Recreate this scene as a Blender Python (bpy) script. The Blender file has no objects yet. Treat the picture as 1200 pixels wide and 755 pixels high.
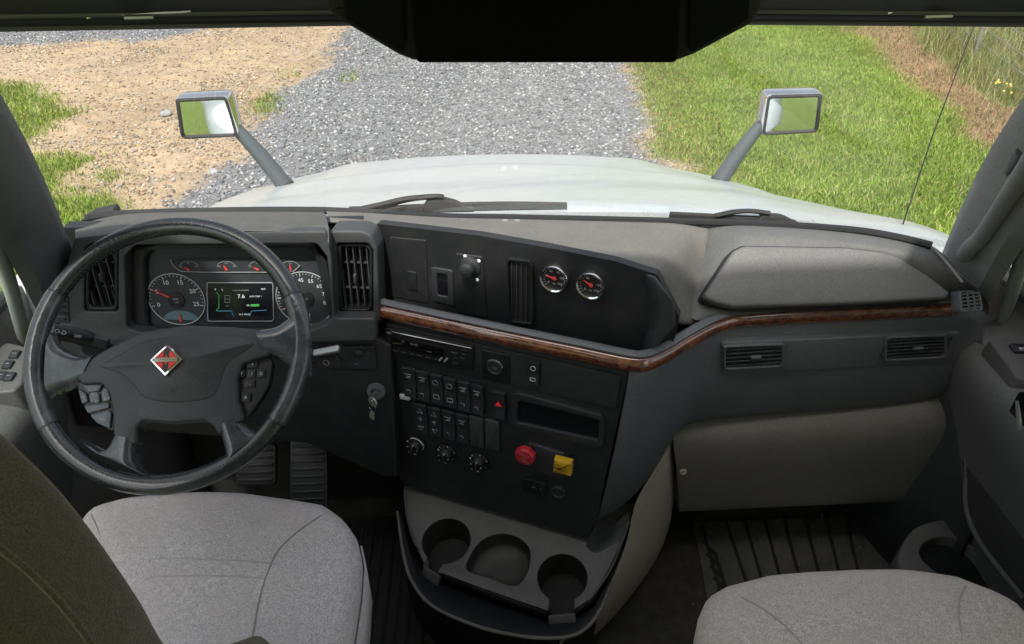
import bpy, bmesh, math, random
import numpy as np
from mathutils import Vector, Matrix, noise as mnoise

random.seed(7); rng = np.random.default_rng(7)
R = math.radians
sc = bpy.context.scene
col = sc.collection

# ------------------------------------------------------------------ camera, sky, sun, exposure
CAM = Vector((-0.107, 0.0, 2.90)); PITCH = 34.0; YAW = 2.6; FPX = 867.0
cd = bpy.data.cameras.new('camera'); cam = bpy.data.objects.new('camera', cd); col.objects.link(cam)
cam.location = CAM; cam.rotation_euler = (R(90 - PITCH), 0, R(-YAW))
cd.sensor_fit = 'HORIZONTAL'; cd.sensor_width = 36.0; cd.lens = 36.0 * FPX / 1200.0
cd.clip_start = 0.02; cd.clip_end = 2000.0
sc.camera = cam

SUN_EL, SUN_AZ = 58.0, 194.0         # azimuth clockwise from +Y: behind the cab, a little to the left
w = bpy.data.worlds.new('World'); sc.world = w; w.use_nodes = True
nt = w.node_tree; nt.nodes.clear()
out = nt.nodes.new('ShaderNodeOutputWorld'); bg = nt.nodes.new('ShaderNodeBackground')
sky = nt.nodes.new('ShaderNodeTexSky'); sky.sky_type = 'NISHITA'; sky.sun_disc = False
sky.sun_elevation = R(SUN_EL); sky.sun_rotation = R(SUN_AZ); sky.dust_density = 5.0; sky.air_density = 1.0; sky.ozone_density = 1.0
hs = nt.nodes.new('ShaderNodeHueSaturation'); hs.inputs['Saturation'].default_value = 0.40      # thin white haze over the whole sky
nt.links.new(sky.outputs[0], hs.inputs['Color']); nt.links.new(hs.outputs[0], bg.inputs[0]); bg.inputs[1].default_value = 0.15
nt.links.new(bg.outputs[0], out.inputs[0])
ld = bpy.data.lights.new('sun', 'SUN'); ld.energy = 3.0; ld.angle = R(2.0); ld.color = (1, 0.95, 0.87)
sun = bpy.data.objects.new('sun', ld); col.objects.link(sun); sun.location = (0, 0, 20)
sd = Vector((math.sin(R(SUN_AZ)) * math.cos(R(SUN_EL)), math.cos(R(SUN_AZ)) * math.cos(R(SUN_EL)), math.sin(R(SUN_EL))))
sun.rotation_euler = sd.to_track_quat('Z', 'Y').to_euler()
sc.view_settings.view_transform = 'Standard'; sc.view_settings.look = 'None'
sc.view_settings.exposure = 0.95; sc.view_settings.gamma = 1.0
sc.render.engine = 'CYCLES'
sc.cycles.max_bounces = 8; sc.cycles.diffuse_bounces = 4; sc.cycles.transparent_max_bounces = 12
sc.cycles.caustics_reflective = False; sc.cycles.caustics_refractive = False

# ------------------------------------------------------------------ measuring: photo pixel -> a point on a real surface
_h = Vector((math.sin(R(YAW)), math.cos(R(YAW)), 0)); _r = Vector((math.cos(R(YAW)), -math.sin(R(YAW)), 0))
_f = _h * math.cos(R(PITCH)) - Vector((0, 0, 1)) * math.sin(R(PITCH))
_u = _h * math.sin(R(PITCH)) + Vector((0, 0, 1)) * math.cos(R(PITCH))
def ray(u, v): return _f + _r * ((u - 600) / FPX) + _u * ((377.5 - v) / FPX)
def at_z(u, v, z): d = ray(u, v); return CAM + d * ((z - CAM.z) / d.z)
def at_y(u, v, y): d = ray(u, v); return CAM + d * ((y - CAM.y) / d.y)
def at_x(u, v, x): d = ray(u, v); return CAM + d * ((x - CAM.x) / d.x)
def at_d(u, v, t): return CAM + ray(u, v) * t

class Frame:
    def __init__(s, o, ax, ay):
        s.o = Vector(o); s.ax = Vector(ax).normalized(); ay = Vector(ay)
        s.n = s.ax.cross(ay).normalized(); s.ay = s.n.cross(s.ax).normalized()
    def px(s, u, v, c=0.0):
        d = ray(u, v); o = s.o + s.n * c
        p = CAM + d * ((o - CAM).dot(s.n) / d.dot(s.n)) - s.o
        return (p.dot(s.ax), p.dot(s.ay))
    def pxs(s, pts, c=0.0): return [s.px(u, v, c) for u, v in pts]
    def w(s, a, b, c=0.0): return s.o + s.ax * a + s.ay * b + s.n * c
    def moved(s, a, b, c=0.0): return Frame(s.w(a, b, c), s.ax, s.ay)
XY = Frame((0, 0, 0), (1, 0, 0), (0, 1, 0))

# ------------------------------------------------------------------ materials
MATS = {}
def mat(name, colr, rough=0.6, metal=0.0, bump=0.0, bscale=600.0, var=0.0, vscale=8.0, coat=0.0, spec=0.5, dust=0.0, emit=None, estr=0.0, rvar=0.0):
    if name in MATS: return MATS[name]
    m = bpy.data.materials.new(name); m.use_nodes = True; MATS[name] = m
    t = m.node_tree; N = t.nodes; L = t.links; b = N['Principled BSDF']
    b.inputs['Base Color'].default_value = (*colr, 1); b.inputs['Roughness'].default_value = rough
    b.inputs['Metallic'].default_value = metal; b.inputs['Coat Weight'].default_value = coat
    b.inputs['Coat Roughness'].default_value = 0.08
    b.inputs['Specular IOR Level'].default_value = spec
    tc = N.new('ShaderNodeTexCoord')
    if var or dust:
        n1 = N.new('ShaderNodeTexNoise'); n1.inputs['Scale'].default_value = vscale; n1.inputs['Detail'].default_value = 8; n1.inputs['Roughness'].default_value = 0.65
        L.new(tc.outputs['Object'], n1.inputs['Vector'])
        mr = N.new('ShaderNodeMapRange'); mr.inputs[1].default_value = 0.3; mr.inputs[2].default_value = 0.7
        mr.inputs[3].default_value = 1 - var; mr.inputs[4].default_value = 1 + var; L.new(n1.outputs['Fac'], mr.inputs[0])
        mx = N.new('ShaderNodeVectorMath'); mx.operation = 'SCALE'; mx.inputs[0].default_value = colr; L.new(mr.outputs[0], mx.inputs['Scale'])
        ng = N.new('ShaderNodeTexNoise'); ng.inputs['Scale'].default_value = 330; ng.inputs['Detail'].default_value = 2; L.new(tc.outputs['Object'], ng.inputs['Vector'])
        rg = N.new('ShaderNodeMapRange'); rg.inputs[1].default_value = 0.3; rg.inputs[2].default_value = 0.7; rg.inputs[3].default_value = 0.80; rg.inputs[4].default_value = 1.20; L.new(ng.outputs['Fac'], rg.inputs[0])
        mg = N.new('ShaderNodeVectorMath'); mg.operation = 'SCALE'; L.new(mx.outputs[0], mg.inputs[0]); L.new(rg.outputs[0], mg.inputs['Scale'])
        last = mg.outputs[0]
        if dust:
            n2 = N.new('ShaderNodeTexNoise'); n2.inputs['Scale'].default_value = vscale * 3.1; n2.inputs['Detail'].default_value = 10; n2.inputs['Roughness'].default_value = 0.7
            L.new(tc.outputs['Object'], n2.inputs['Vector'])
            r2 = N.new('ShaderNodeMapRange'); r2.inputs[1].default_value = 0.42; r2.inputs[2].default_value = 0.75; r2.inputs[3].default_value = 0; r2.inputs[4].default_value = dust
            L.new(n2.outputs['Fac'], r2.inputs[0])
            m2 = N.new('ShaderNodeMix'); m2.data_type = 'RGBA'; L.new(r2.outputs[0], m2.inputs[0]); L.new(last, m2.inputs[6]); m2.inputs[7].default_value = (0.30, 0.26, 0.21, 1)
            last = m2.outputs[2]
        L.new(last, b.inputs['Base Color'])
    if rvar:
        n3 = N.new('ShaderNodeTexNoise'); n3.inputs['Scale'].default_value = 14; n3.inputs['Detail'].default_value = 7
        L.new(tc.outputs['Object'], n3.inputs['Vector'])
        r3 = N.new('ShaderNodeMapRange'); r3.inputs[1].default_value = 0.3; r3.inputs[2].default_value = 0.7; r3.inputs[3].default_value = max(0, rough - rvar); r3.inputs[4].default_value = min(1, rough + rvar)
        L.new(n3.outputs['Fac'], r3.inputs[0]); L.new(r3.outputs[0], b.inputs['Roughness'])
    if bump:
        n4 = N.new('ShaderNodeTexNoise'); n4.inputs['Scale'].default_value = bscale; n4.inputs['Detail'].default_value = 3
        L.new(tc.outputs['Object'], n4.inputs['Vector'])
        bp = N.new('ShaderNodeBump'); bp.inputs['Strength'].default_value = bump; bp.inputs['Distance'].default_value = 0.001
        L.new(n4.outputs['Fac'], bp.inputs['Height']); L.new(bp.outputs[0], b.inputs['Normal'])
    if emit:
        b.inputs['Emission Color'].default_value = (*emit, 1); b.inputs['Emission Strength'].default_value = estr
    return m

M_DASH = mat('dash_dark_plastic', (0.046, 0.050, 0.055), 0.55, bump=0.5, bscale=700, var=0.10, rvar=0.06, dust=0.06)
M_DASHTOP = mat('dash_top_plastic', (0.135, 0.130, 0.123), 0.66, bump=0.5, bscale=600, var=0.10, dust=0.22, vscale=5)
M_BIN = mat('binnacle_plastic', (0.075, 0.074, 0.073), 0.60, bump=0.5, bscale=600, var=0.10, dust=0.12)
M_LID = mat('lid_plastic', (0.145, 0.143, 0.144), 0.60, bump=0.4, bscale=600, var=0.07, dust=0.10)
M_PASS = mat('dash_grey_plastic', (0.118, 0.127, 0.138), 0.52, bump=0.4, bscale=600, var=0.08, dust=0.05)
M_BLACK = mat('black_plastic', (0.014, 0.015, 0.017), 0.45, bump=0.25, bscale=500, var=0.1)
M_POCKET = mat('pocket_plastic', (0.013, 0.0145, 0.017), 0.55, bump=0.35, bscale=500, var=0.1, dust=0.05)  # tone lowered to put the pod's recess shading into the colour
M_STACK = mat('stack_plastic', (0.026, 0.029, 0.034), 0.48, bump=0.35, bscale=600, var=0.12, dust=0.06)
M_GLOSSB = mat('gloss_black', (0.008, 0.008, 0.01), 0.12)
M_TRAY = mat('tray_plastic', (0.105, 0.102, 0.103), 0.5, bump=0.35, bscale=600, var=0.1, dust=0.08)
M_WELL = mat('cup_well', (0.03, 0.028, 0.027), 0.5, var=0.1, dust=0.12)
M_TAN = mat('tan_plastic', (0.58, 0.51, 0.425), 0.58, bump=0.4, bscale=500, var=0.08, dust=0.1)  # lightened to stand in for light falling on the console side
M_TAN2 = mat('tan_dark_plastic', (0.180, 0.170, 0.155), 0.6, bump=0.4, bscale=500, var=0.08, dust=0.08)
M_DOOR = mat('door_plastic', (0.135, 0.134, 0.132), 0.6, bump=0.4, bscale=500, var=0.08)
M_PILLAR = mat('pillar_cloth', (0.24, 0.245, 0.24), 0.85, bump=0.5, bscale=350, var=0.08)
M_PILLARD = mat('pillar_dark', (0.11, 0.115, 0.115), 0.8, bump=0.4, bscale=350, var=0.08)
M_HEAD = mat('header_plastic', (0.010, 0.010, 0.011), 0.7, bump=0.3)
M_HEADL = mat('header_seal', (0.10, 0.10, 0.10), 0.7)
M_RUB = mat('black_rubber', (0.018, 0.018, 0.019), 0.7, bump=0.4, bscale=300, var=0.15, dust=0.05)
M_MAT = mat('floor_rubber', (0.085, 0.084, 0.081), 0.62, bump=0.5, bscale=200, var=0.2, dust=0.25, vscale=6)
M_CARPET = mat('floor_lining', (0.040, 0.038, 0.035), 0.9, bump=0.6, bscale=300, var=0.2, dust=0.15)
M_CHROME = mat('chrome', (0.82, 0.82, 0.82), 0.12, metal=1.0)
M_SILVER = mat('silver_paint', (0.55, 0.55, 0.54), 0.35, metal=0.8)
M_LEATHER = mat('wheel_leather', (0.024, 0.026, 0.029), 0.25, bump=0.6, bscale=260, var=0.25, rvar=0.12, coat=0.5)
M_WORN = mat('worn_sheen_leather', (0.060, 0.066, 0.074), 0.22, bump=0.5, bscale=120, var=0.5, vscale=30, rvar=0.15, coat=0.3)  # worn leather, base colour raised to carry its bluish sheen
M_PAD = mat('airbag_pad', (0.030, 0.033, 0.037), 0.5, bump=0.5, bscale=500, var=0.1, rvar=0.08)
M_BTN = mat('wheel_button', (0.10, 0.118, 0.14), 0.42, var=0.1)
M_WHITE = mat('print_white', (0.75, 0.76, 0.78), 0.6)
M_GREYP = mat('print_grey', (0.38, 0.40, 0.42), 0.6)
M_RED = mat('print_red', (0.75, 0.03, 0.03), 0.5)
M_NEEDLE = mat('needle_red', (0.85, 0.06, 0.06), 0.5)
M_DIAL = mat('dial_face', (0.030, 0.035, 0.040), 0.6, var=0.1)
M_DIAL2 = mat('dial_black', (0.012, 0.012, 0.013), 0.6)
M_BLUE = mat('fluid_dial', (0.10, 0.17, 0.21), 0.6)
M_REDKNOB = mat('red_knob', (0.52, 0.025, 0.035), 0.4, var=0.12, vscale=40)
M_YELKNOB = mat('yellow_knob', (0.72, 0.42, 0.02), 0.4, var=0.12, vscale=40)
M_SCREEN = mat('lcd_black', (0.010, 0.012, 0.014), 0.2)
M_SCRW = mat('lcd_white', (0.7, 0.7, 0.7), 0.5, emit=(0.8, 0.85, 0.9), estr=0.28)
M_SCRG = mat('lcd_green', (0.1, 0.5, 0.1), 0.5, emit=(0.08, 0.6, 0.1), estr=0.20)
M_SCRB = mat('lcd_blue', (0.1, 0.3, 0.5), 0.5, emit=(0.1, 0.4, 0.7), estr=0.22)
M_HAZ = mat('hazard_red', (0.8, 0.03, 0.03), 0.5, emit=(0.9, 0.03, 0.03), estr=0.1)
M_BODY = mat('white_paint', (0.42, 0.46, 0.485), 0.34, coat=0.4, var=0.05, vscale=5, dust=0.22)
M_SEAL = mat('door_seal', (0.30, 0.32, 0.30), 0.6)

def glass_mat(name, tint, refl):
    m = bpy.data.materials.new(name); m.use_nodes = True; t = m.node_tree; N = t.nodes; L = t.links
    N.remove(N['Principled BSDF']); o = N['Material Output']
    a = N.new('ShaderNodeBsdfTransparent'); a.inputs[0].default_value = (*tint, 1)
    g = N.new('ShaderNodeBsdfGlossy'); g.inputs['Roughness'].default_value = 0.02
    fr = N.new('ShaderNodeFresnel'); fr.inputs[0].default_value = 1.45
    mu = N.new('ShaderNodeMath'); mu.operation = 'MULTIPLY'; mu.inputs[1].default_value = refl; L.new(fr.outputs[0], mu.inputs[0])
    mx = N.new('ShaderNodeMixShader'); L.new(mu.outputs[0], mx.inputs[0]); L.new(a.outputs[0], mx.inputs[1]); L.new(g.outputs[0], mx.inputs[2])
    L.new(mx.outputs[0], o.inputs[0]); return m
def dusty(m):
    t = m.node_tree; N = t.nodes; L = t.links; o = N['Material Output']; src = o.inputs[0].links[0].from_socket
    tc = N.new('ShaderNodeTexCoord'); n = N.new('ShaderNodeTexNoise'); n.inputs['Scale'].default_value = 5; n.inputs['Detail'].default_value = 8; L.new(tc.outputs['Object'], n.inputs['Vector'])
    r = N.new('ShaderNodeMapRange'); r.inputs[1].default_value = 0.3; r.inputs[2].default_value = 0.75; r.inputs[3].default_value = 0.012; r.inputs[4].default_value = 0.055; L.new(n.outputs['Fac'], r.inputs[0])
    d = N.new('ShaderNodeBsdfDiffuse'); d.inputs[0].default_value = (0.7, 0.68, 0.64, 1); x_ = N.new('ShaderNodeMixShader'); L.new(r.outputs[0], x_.inputs[0]); L.new(src, x_.inputs[1]); L.new(d.outputs[0], x_.inputs[2]); L.new(x_.outputs[0], o.inputs[0]); return m
M_GLASS = glass_mat('window_glass', (0.95, 0.97, 0.95), 0.16)
dusty(M_GLASS)
M_LENS = glass_mat('cluster_lens', (0.97, 0.97, 0.97), 0.3)
M_SIDEGLASS = glass_mat('side_glass', (0.75, 0.82, 0.78), 1.0)

def fabric(name, c1, c2, c3, scale=420):
    m = bpy.data.materials.new(name); m.use_nodes = True; t = m.node_tree; N = t.nodes; L = t.links; b = N['Principled BSDF']
    b.inputs['Roughness'].default_value = 0.92; b.inputs['Sheen Weight'].default_value = 0.25; b.inputs['Specular IOR Level'].default_value = 0.2
    tc = N.new('ShaderNodeTexCoord')
    n1 = N.new('ShaderNodeTexNoise'); n1.inputs['Scale'].default_value = scale; n1.inputs['Detail'].default_value = 2; L.new(tc.outputs['Object'], n1.inputs['Vector'])
    n2 = N.new('ShaderNodeTexNoise'); n2.inputs['Scale'].default_value = 6; n2.inputs['Detail'].default_value = 6; L.new(tc.outputs['Object'], n2.inputs['Vector'])
    n5 = N.new('ShaderNodeTexNoise'); n5.inputs['Scale'].default_value = 90; n5.inputs['Detail'].default_value = 3; L.new(tc.outputs['Object'], n5.inputs['Vector'])
    r1 = N.new('ShaderNodeValToRGB'); r1.color_ramp.elements[0].position = 0.36; r1.color_ramp.elements[0].color = (*c1, 1); r1.color_ramp.elements[1].position = 0.64; r1.color_ramp.elements[1].color = (*c2, 1)
    ad = N.new('ShaderNodeMath'); ad.operation = 'ADD'; L.new(n1.outputs['Fac'], ad.inputs[0])
    sb = N.new('ShaderNodeMath'); sb.operation = 'MULTIPLY_ADD'; sb.inputs[1].default_value = 0.30; sb.inputs[2].default_value = -0.15; L.new(n5.outputs['Fac'], sb.inputs[0]); L.new(sb.outputs[0], ad.inputs[1])
    L.new(ad.outputs[0], r1.inputs[0])
    mr = N.new('ShaderNodeMapRange'); mr.inputs[1].default_value = 0.4; mr.inputs[2].default_value = 0.72; mr.inputs[4].default_value = 0.6; L.new(n2.outputs['Fac'], mr.inputs[0])
    mx = N.new('ShaderNodeMix'); mx.data_type = 'RGBA'; L.new(mr.outputs[0], mx.inputs[0]); L.new(r1.outputs[0], mx.inputs[6]); mx.inputs[7].default_value = (*c3, 1)
    L.new(mx.outputs[2], b.inputs['Base Color'])
    bp = N.new('ShaderNodeBump'); bp.inputs['Strength'].default_value = 0.7; bp.inputs['Distance'].default_value = 0.0012; L.new(n1.outputs['Fac'], bp.inputs['Height']); L.new(bp.outputs[0], b.inputs['Normal'])
    return m
M_SEAT = fabric('seat_cloth', (0.40, 0.37, 0.375), (0.70, 0.645, 0.64), (0.53, 0.45, 0.44))
M_SEAT2 = fabric('passenger_seat_cloth', (0.44, 0.38, 0.34), (0.74, 0.65, 0.585), (0.52, 0.44, 0.39))
M_OLIVE = fabric('olive_cloth', (0.080, 0.066, 0.046), (0.155, 0.132, 0.096), (0.105, 0.086, 0.063), 500)
M_SEAM = mat('seam_thread', (0.42, 0.40, 0.40), 0.9)
M_SEAMD = mat('dark_seam', (0.30, 0.28, 0.28), 0.9)

def wood_mat():
    m = bpy.data.materials.new('burl_wood'); m.use_nodes = True; t = m.node_tree; N = t.nodes; L = t.links; b = N['Principled BSDF']
    b.inputs['Roughness'].default_value = 0.25; b.inputs['Coat Weight'].default_value = 1.0; b.inputs['Coat Roughness'].default_value = 0.05; b.inputs['Coat IOR'].default_value = 1.9
    tc = N.new('ShaderNodeTexCoord'); mp = N.new('ShaderNodeMapping'); mp.inputs['Scale'].default_value = (12, 12, 16); L.new(tc.outputs['Object'], mp.inputs[0])
    n1 = N.new('ShaderNodeTexNoise'); n1.inputs['Scale'].default_value = 2.6; n1.inputs['Detail'].default_value = 9; n1.inputs['Roughness'].default_value = 0.7; n1.inputs['Distortion'].default_value = 1.6; L.new(mp.outputs[0], n1.inputs['Vector'])
    r = N.new('ShaderNodeValToRGB'); e = r.color_ramp.elements
    e[0].position = 0.33; e[0].color = (0.035, 0.010, 0.006, 1); e[1].position = 0.70; e[1].color = (0.36, 0.135, 0.055, 1)
    e2 = e.new(0.50); e2.color = (0.17, 0.050, 0.022, 1)
    L.new(n1.outputs['Fac'], r.inputs[0]); L.new(r.outputs[0], b.inputs['Base Color']); return m
M_WOOD = wood_mat()

# ------------------------------------------------------------------ object helpers
WORLD = {}
def tag(o, label=None, cat=None, group=None, kind=None):
    if label: o['label'] = label
    if cat: o['category'] = cat
    if group: o['group'] = group
    if kind: o['kind'] = kind
    return o
def thing(name, loc, label, cat, group=None):
    o = bpy.data.objects.new(name, None); o.empty_display_size = 0.05; col.objects.link(o)
    o.location = loc; WORLD[o.name] = Vector(loc); return tag(o, label, cat, group)

def fillet(pts, r, seg=5):
    out = []; n = len(pts)
    for i in range(n):
        p = Vector(pts[i]); a = Vector(pts[i - 1]); b = Vector(pts[(i + 1) % n])
        da = (a - p); db = (b - p); la, lb = da.length, db.length
        rr = r[i] if isinstance(r, (list, tuple)) else r
        if rr <= 0 or la < 1e-9 or lb < 1e-9: out.append(tuple(p)); continue
        da /= la; db /= lb; ang = da.angle(db) if 1e-6 < da.angle(db) < math.pi - 1e-3 else None
        if ang is None: out.append(tuple(p)); continue
        t = min(rr / math.tan(ang / 2), la * 0.49, lb * 0.49)
        s = p + da * t; e = p + db * t
        for k in range(seg + 1):
            q = k / seg; out.append(tuple(s * (1 - q) ** 2 + p * 2 * q * (1 - q) + e * q ** 2))
    return out
def rect(a0, b0, a1, b1, r=0.0, seg=4):
    p = [(a0, b0), (a1, b0), (a1, b1), (a0, b1)]
    return fillet(p, r, seg) if r else p
def circ(a, b, r, n=32, ph=0.0): return [(a + r * math.cos(ph + 2 * math.pi * i / n), b + r * math.sin(ph + 2 * math.pi * i / n)) for i in range(n)]
def cloop(pts, n=160, seg=10):
    P = [Vector(p) for p in pts]; N = len(P); out = []
    for i in range(N):
        p0, p1, p2, p3 = P[i - 1], P[i], P[(i + 1) % N], P[(i + 2) % N]
        for k in range(seg):
            t = k / seg; out.append(0.5 * ((2 * p1) + (p2 - p0) * t + (2 * p0 - 5 * p1 + 4 * p2 - p3) * t * t + (3 * p1 - p0 - 3 * p2 + p3) * t ** 3))
    return [tuple(q) for q in resample(out, n, True)]
def area(p): return 0.5 * sum(p[i - 1][0] * p[i][1] - p[i][0] * p[i - 1][1] for i in range(len(p)))
def inset(p, d):
    n = len(p); o = []
    for i in range(n):
        a = Vector(p[i - 1]); c = Vector(p[i]); b = Vector(p[(i + 1) % n])
        e1 = (c - a); e2 = (b - c)
        if e1.length < 1e-9: e1 = e2
        if e2.length < 1e-9: e2 = e1
        e1.normalize(); e2.normalize(); n1 = Vector((-e1.y, e1.x)); n2 = Vector((-e2.y, e2.x)); m = n1 + n2
        if m.length < 1e-6: m = n1
        m.normalize(); k = max(0.5, m.dot(n1)); o.append((c.x + m.x * d / k, c.y + m.y * d / k))
    return o
def resample(pts, n, closed=False):
    P = [Vector(p) for p in pts]
    if closed: P = P + [P[0]]
    L = [0]
    for i in range(1, len(P)): L.append(L[-1] + (P[i] - P[i - 1]).length)
    out = []; m = n if closed else n - 1; j = 0
    for i in range(n):
        s = L[-1] * i / m
        while j < len(L) - 2 and L[j + 1] < s: j += 1
        k = (s - L[j]) / max(1e-9, L[j + 1] - L[j]); out.append(P[j].lerp(P[j + 1], min(1, k)))
    return out
def catmull(pts, seg=8):
    P = [Vector(p) for p in pts]; out = []
    for i in range(len(P) - 1):
        p0 = P[max(0, i - 1)]; p1 = P[i]; p2 = P[i + 1]; p3 = P[min(len(P) - 1, i + 2)]
        for k in range(seg):
            t = k / seg
            out.append(0.5 * ((2 * p1) + (p2 - p0) * t + (2 * p0 - 5 * p1 + 4 * p2 - p3) * t * t + (3 * p1 - p0 - 3 * p2 + p3) * t ** 3))
    out.append(P[-1]); return out

_textcache = {}
def text_mesh(s):
    if s in _textcache: return _textcache[s]
    cu = bpy.data.curves.new('t', 'FONT'); cu.body = s; cu.size = 1.0; cu.align_x = 'CENTER'; cu.align_y = 'CENTER'; cu.resolution_u = 2
    o = bpy.data.objects.new('t', cu); col.objects.link(o)
    dg = bpy.context.evaluated_depsgraph_get(); me = o.evaluated_get(dg).to_mesh()
    r = ([tuple(v.co) for v in me.vertices], [tuple(f.vertices) for f in me.polygons])
    o.evaluated_get(dg).to_mesh_clear(); bpy.data.objects.remove(o); bpy.data.curves.remove(cu)
    _textcache[s] = r; return r

class MB:
    def __init__(s): s.v = []; s.f = []
    def add(s, vs, fs):
        n = len(s.v); s.v += [Vector(p) for p in vs]; s.f += [tuple(i + n for i in f) for f in fs]; return s
    def slab(s, F, o, c0, c1, bev=0.0, steps=3, dome=0.0, back=True):
        if area(o) < 0: o = o[::-1]
        rings = [[F.w(a, b, c0) for a, b in o]]
        if bev > 0:
            for k in range(steps + 1):
                t = k / steps * math.pi / 2
                oo = inset(o, bev * (1 - math.cos(t))); rings.append([F.w(a, b, c1 - bev + bev * math.sin(t)) for a, b in oo])
            last = inset(o, bev)
        else:
            rings.append([F.w(a, b, c1) for a, b in o]); last = o
        n = len(o)
        if dome:
            cx = sum(p[0] for p in last) / n; cy = sum(p[1] for p in last) / n
            for k in (0.8, 0.55, 0.3, 0.08):
                rings.append([F.w(cx + (a - cx) * k, cy + (b - cy) * k, c1 + dome * (1 - k * k)) for a, b in last])
        vs = [p for r in rings for p in r]; fs = []
        for i in range(len(rings) - 1):
            for j in range(n):
                k = (j + 1) % n; fs.append((i * n + j, i * n + k, (i + 1) * n + k, (i + 1) * n + j))
        fs.append(tuple((len(rings) - 1) * n + j for j in range(n)))
        if back: fs.append(tuple(range(n - 1, -1, -1)))
        return s.add(vs, fs)
    def frame(s, F, outer, inner, c0, c1, bev=0.003, n=96, cin=None):
        # a plate with one opening, rounded on both edges
        if area(outer) < 0: outer = outer[::-1]
        if area(inner) < 0: inner = inner[::-1]
        cx = sum(p[0] for p in inner) / len(inner); cy = sum(p[1] for p in inner) / len(inner)
        def polar(poly):
            P = resample(poly, 720, True); res = []
            angs = sorted((math.atan2(p[1] - cy, p[0] - cx), p[0], p[1]) for p in P)
            A = [a[0] for a in angs]
            for i in range(n):
                t = -math.pi + 2 * math.pi * (i + 0.5) / n
                j = min(range(len(A)), key=lambda q: abs(A[q] - t)); res.append((angs[j][1], angs[j][2]))
            return res
        o = polar(outer); q = polar(inner); cin = c0 if cin is None else cin
        rings = [[F.w(a, b, c0) for a, b in o]]
        for k in range(4):
            t = k / 3 * math.pi / 2; rings.append([F.w(a, b, c1 - bev + bev * math.sin(t)) for a, b in inset(o, bev * (1 - math.cos(t)))])
        for k in range(4):
            t = (1 - k / 3) * math.pi / 2; rings.append([F.w(a, b, c1 - bev + bev * math.sin(t)) for a, b in inset(q, -bev * (1 - math.cos(t)))])
        rings.append([F.w(a, b, cin) for a, b in q])
        vs = [p for r in rings for p in r]; fs = []
        for i in range(len(rings) - 1):
            for j in range(n):
                k = (j + 1) % n; fs.append((i * n + j, i * n + k, (i + 1) * n + k, (i + 1) * n + j))
        return s.add(vs, fs)
    def plate(s, F, outlines, c0, c1, bev=0.0):
        cu = bpy.data.curves.new('p', 'CURVE'); cu.dimensions = '2D'; cu.fill_mode = 'BOTH'; cu.extrude = max(1e-4, (c1 - c0) / 2 - bev); cu.bevel_depth = bev; cu.bevel_resolution = 2; cu.offset = -bev
        for o in outlines:
            sp = cu.splines.new('POLY'); sp.points.add(len(o) - 1); sp.use_cyclic_u = True
            for i, (a, b) in enumerate(o): sp.points[i].co = (a, b, 0, 1)
        ob = bpy.data.objects.new('p', cu); col.objects.link(ob)
        dg = bpy.context.evaluated_depsgraph_get(); me = ob.evaluated_get(dg).to_mesh(); cm = (c0 + c1) / 2
        s.add([F.w(v.co.x, v.co.y, v.co.z + cm) for v in me.vertices], [tuple(f.vertices) for f in me.polygons])
        ob.evaluated_get(dg).to_mesh_clear(); bpy.data.objects.remove(ob); bpy.data.curves.remove(cu); return s
    def lathe(s, F, a, b, prof, n=32, arc=(0, 2 * math.pi)):
        full = abs(arc[1] - arc[0] - 2 * math.pi) < 1e-6; m = n if full else n + 1; vs = []; fs = []
        for r, c in prof:
            for i in range(m):
                t = arc[0] + (arc[1] - arc[0]) * i / n; vs.append(F.w(a + r * math.cos(t), b + r * math.sin(t), c))
        for k in range(len(prof) - 1):
            for i in range(n):
                j = (i + 1) % m; fs.append((k * m + i, k * m + j, (k + 1) * m + j, (k + 1) * m + i))
        if full and prof[-1][0] > 1e-6: fs.append(tuple((len(prof) - 1) * m + i for i in range(m)))
        return s.add(vs, fs)
    def tube(s, pts, r, n=10, closed=False, cap=True, flat=1.0, upv=None):
        P = [Vector(p) for p in pts]; N = len(P); vs = []; fs = []
        pu = None
        for i in range(N):
            if closed: t = P[(i + 1) % N] - P[i - 1]
            else: t = P[min(N - 1, i + 1)] - P[max(0, i - 1)]
            t.normalize()
            if pu is None:
                ref = Vector(upv) if upv is not None else (Vector((0, 0, 1)) if abs(t.z) < 0.9 else Vector((1, 0, 0)))
                pu = (ref - t * ref.dot(t)).normalized()
            else: pu = (pu - t * pu.dot(t)).normalized()
            sv = t.cross(pu); rr = r[i] if isinstance(r, (list, tuple)) else r
            for k in range(n):
                a = 2 * math.pi * k / n; vs.append(P[i] + pu * (math.cos(a) * rr * flat) + sv * (math.sin(a) * rr))
        for i in range(N if closed else N - 1):
            for k in range(n):
                j = (i + 1) % N; l = (k + 1) % n; fs.append((i * n + k, i * n + l, j * n + l, j * n + k))
        if cap and not closed: fs.append(tuple(range(n - 1, -1, -1))); fs.append(tuple((N - 1) * n + k for k in range(n)))
        return s.add(vs, fs)
    def box(s, F, a, b, c, sa, sb, scc, bev=0.0):
        return s.slab(F.moved(a, b, c), rect(-sa / 2, -sb / 2, sa / 2, sb / 2, min(sa, sb) * 0.15 if bev else 0), -scc / 2, scc / 2, bev, 2)
    def grid(s, rows):
        m = len(rows[0]); vs = [p for r in rows for p in r]; fs = []
        for i in range(len(rows) - 1):
            for j in range(m - 1): fs.append((i * m + j, i * m + j + 1, (i + 1) * m + j + 1, (i + 1) * m + j))
        return s.add(vs, fs)
    def text(s, F, st, a, b, size, c=0.0004, rot=0.0, sx=1.0):
        vs, fs = text_mesh(st); ca, sa_ = math.cos(rot), math.sin(rot)
        return s.add([F.w(a + (x * sx * ca - y * sa_) * size, b + (x * sx * sa_ + y * ca) * size, c) for x, y, z in vs], fs)
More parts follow.
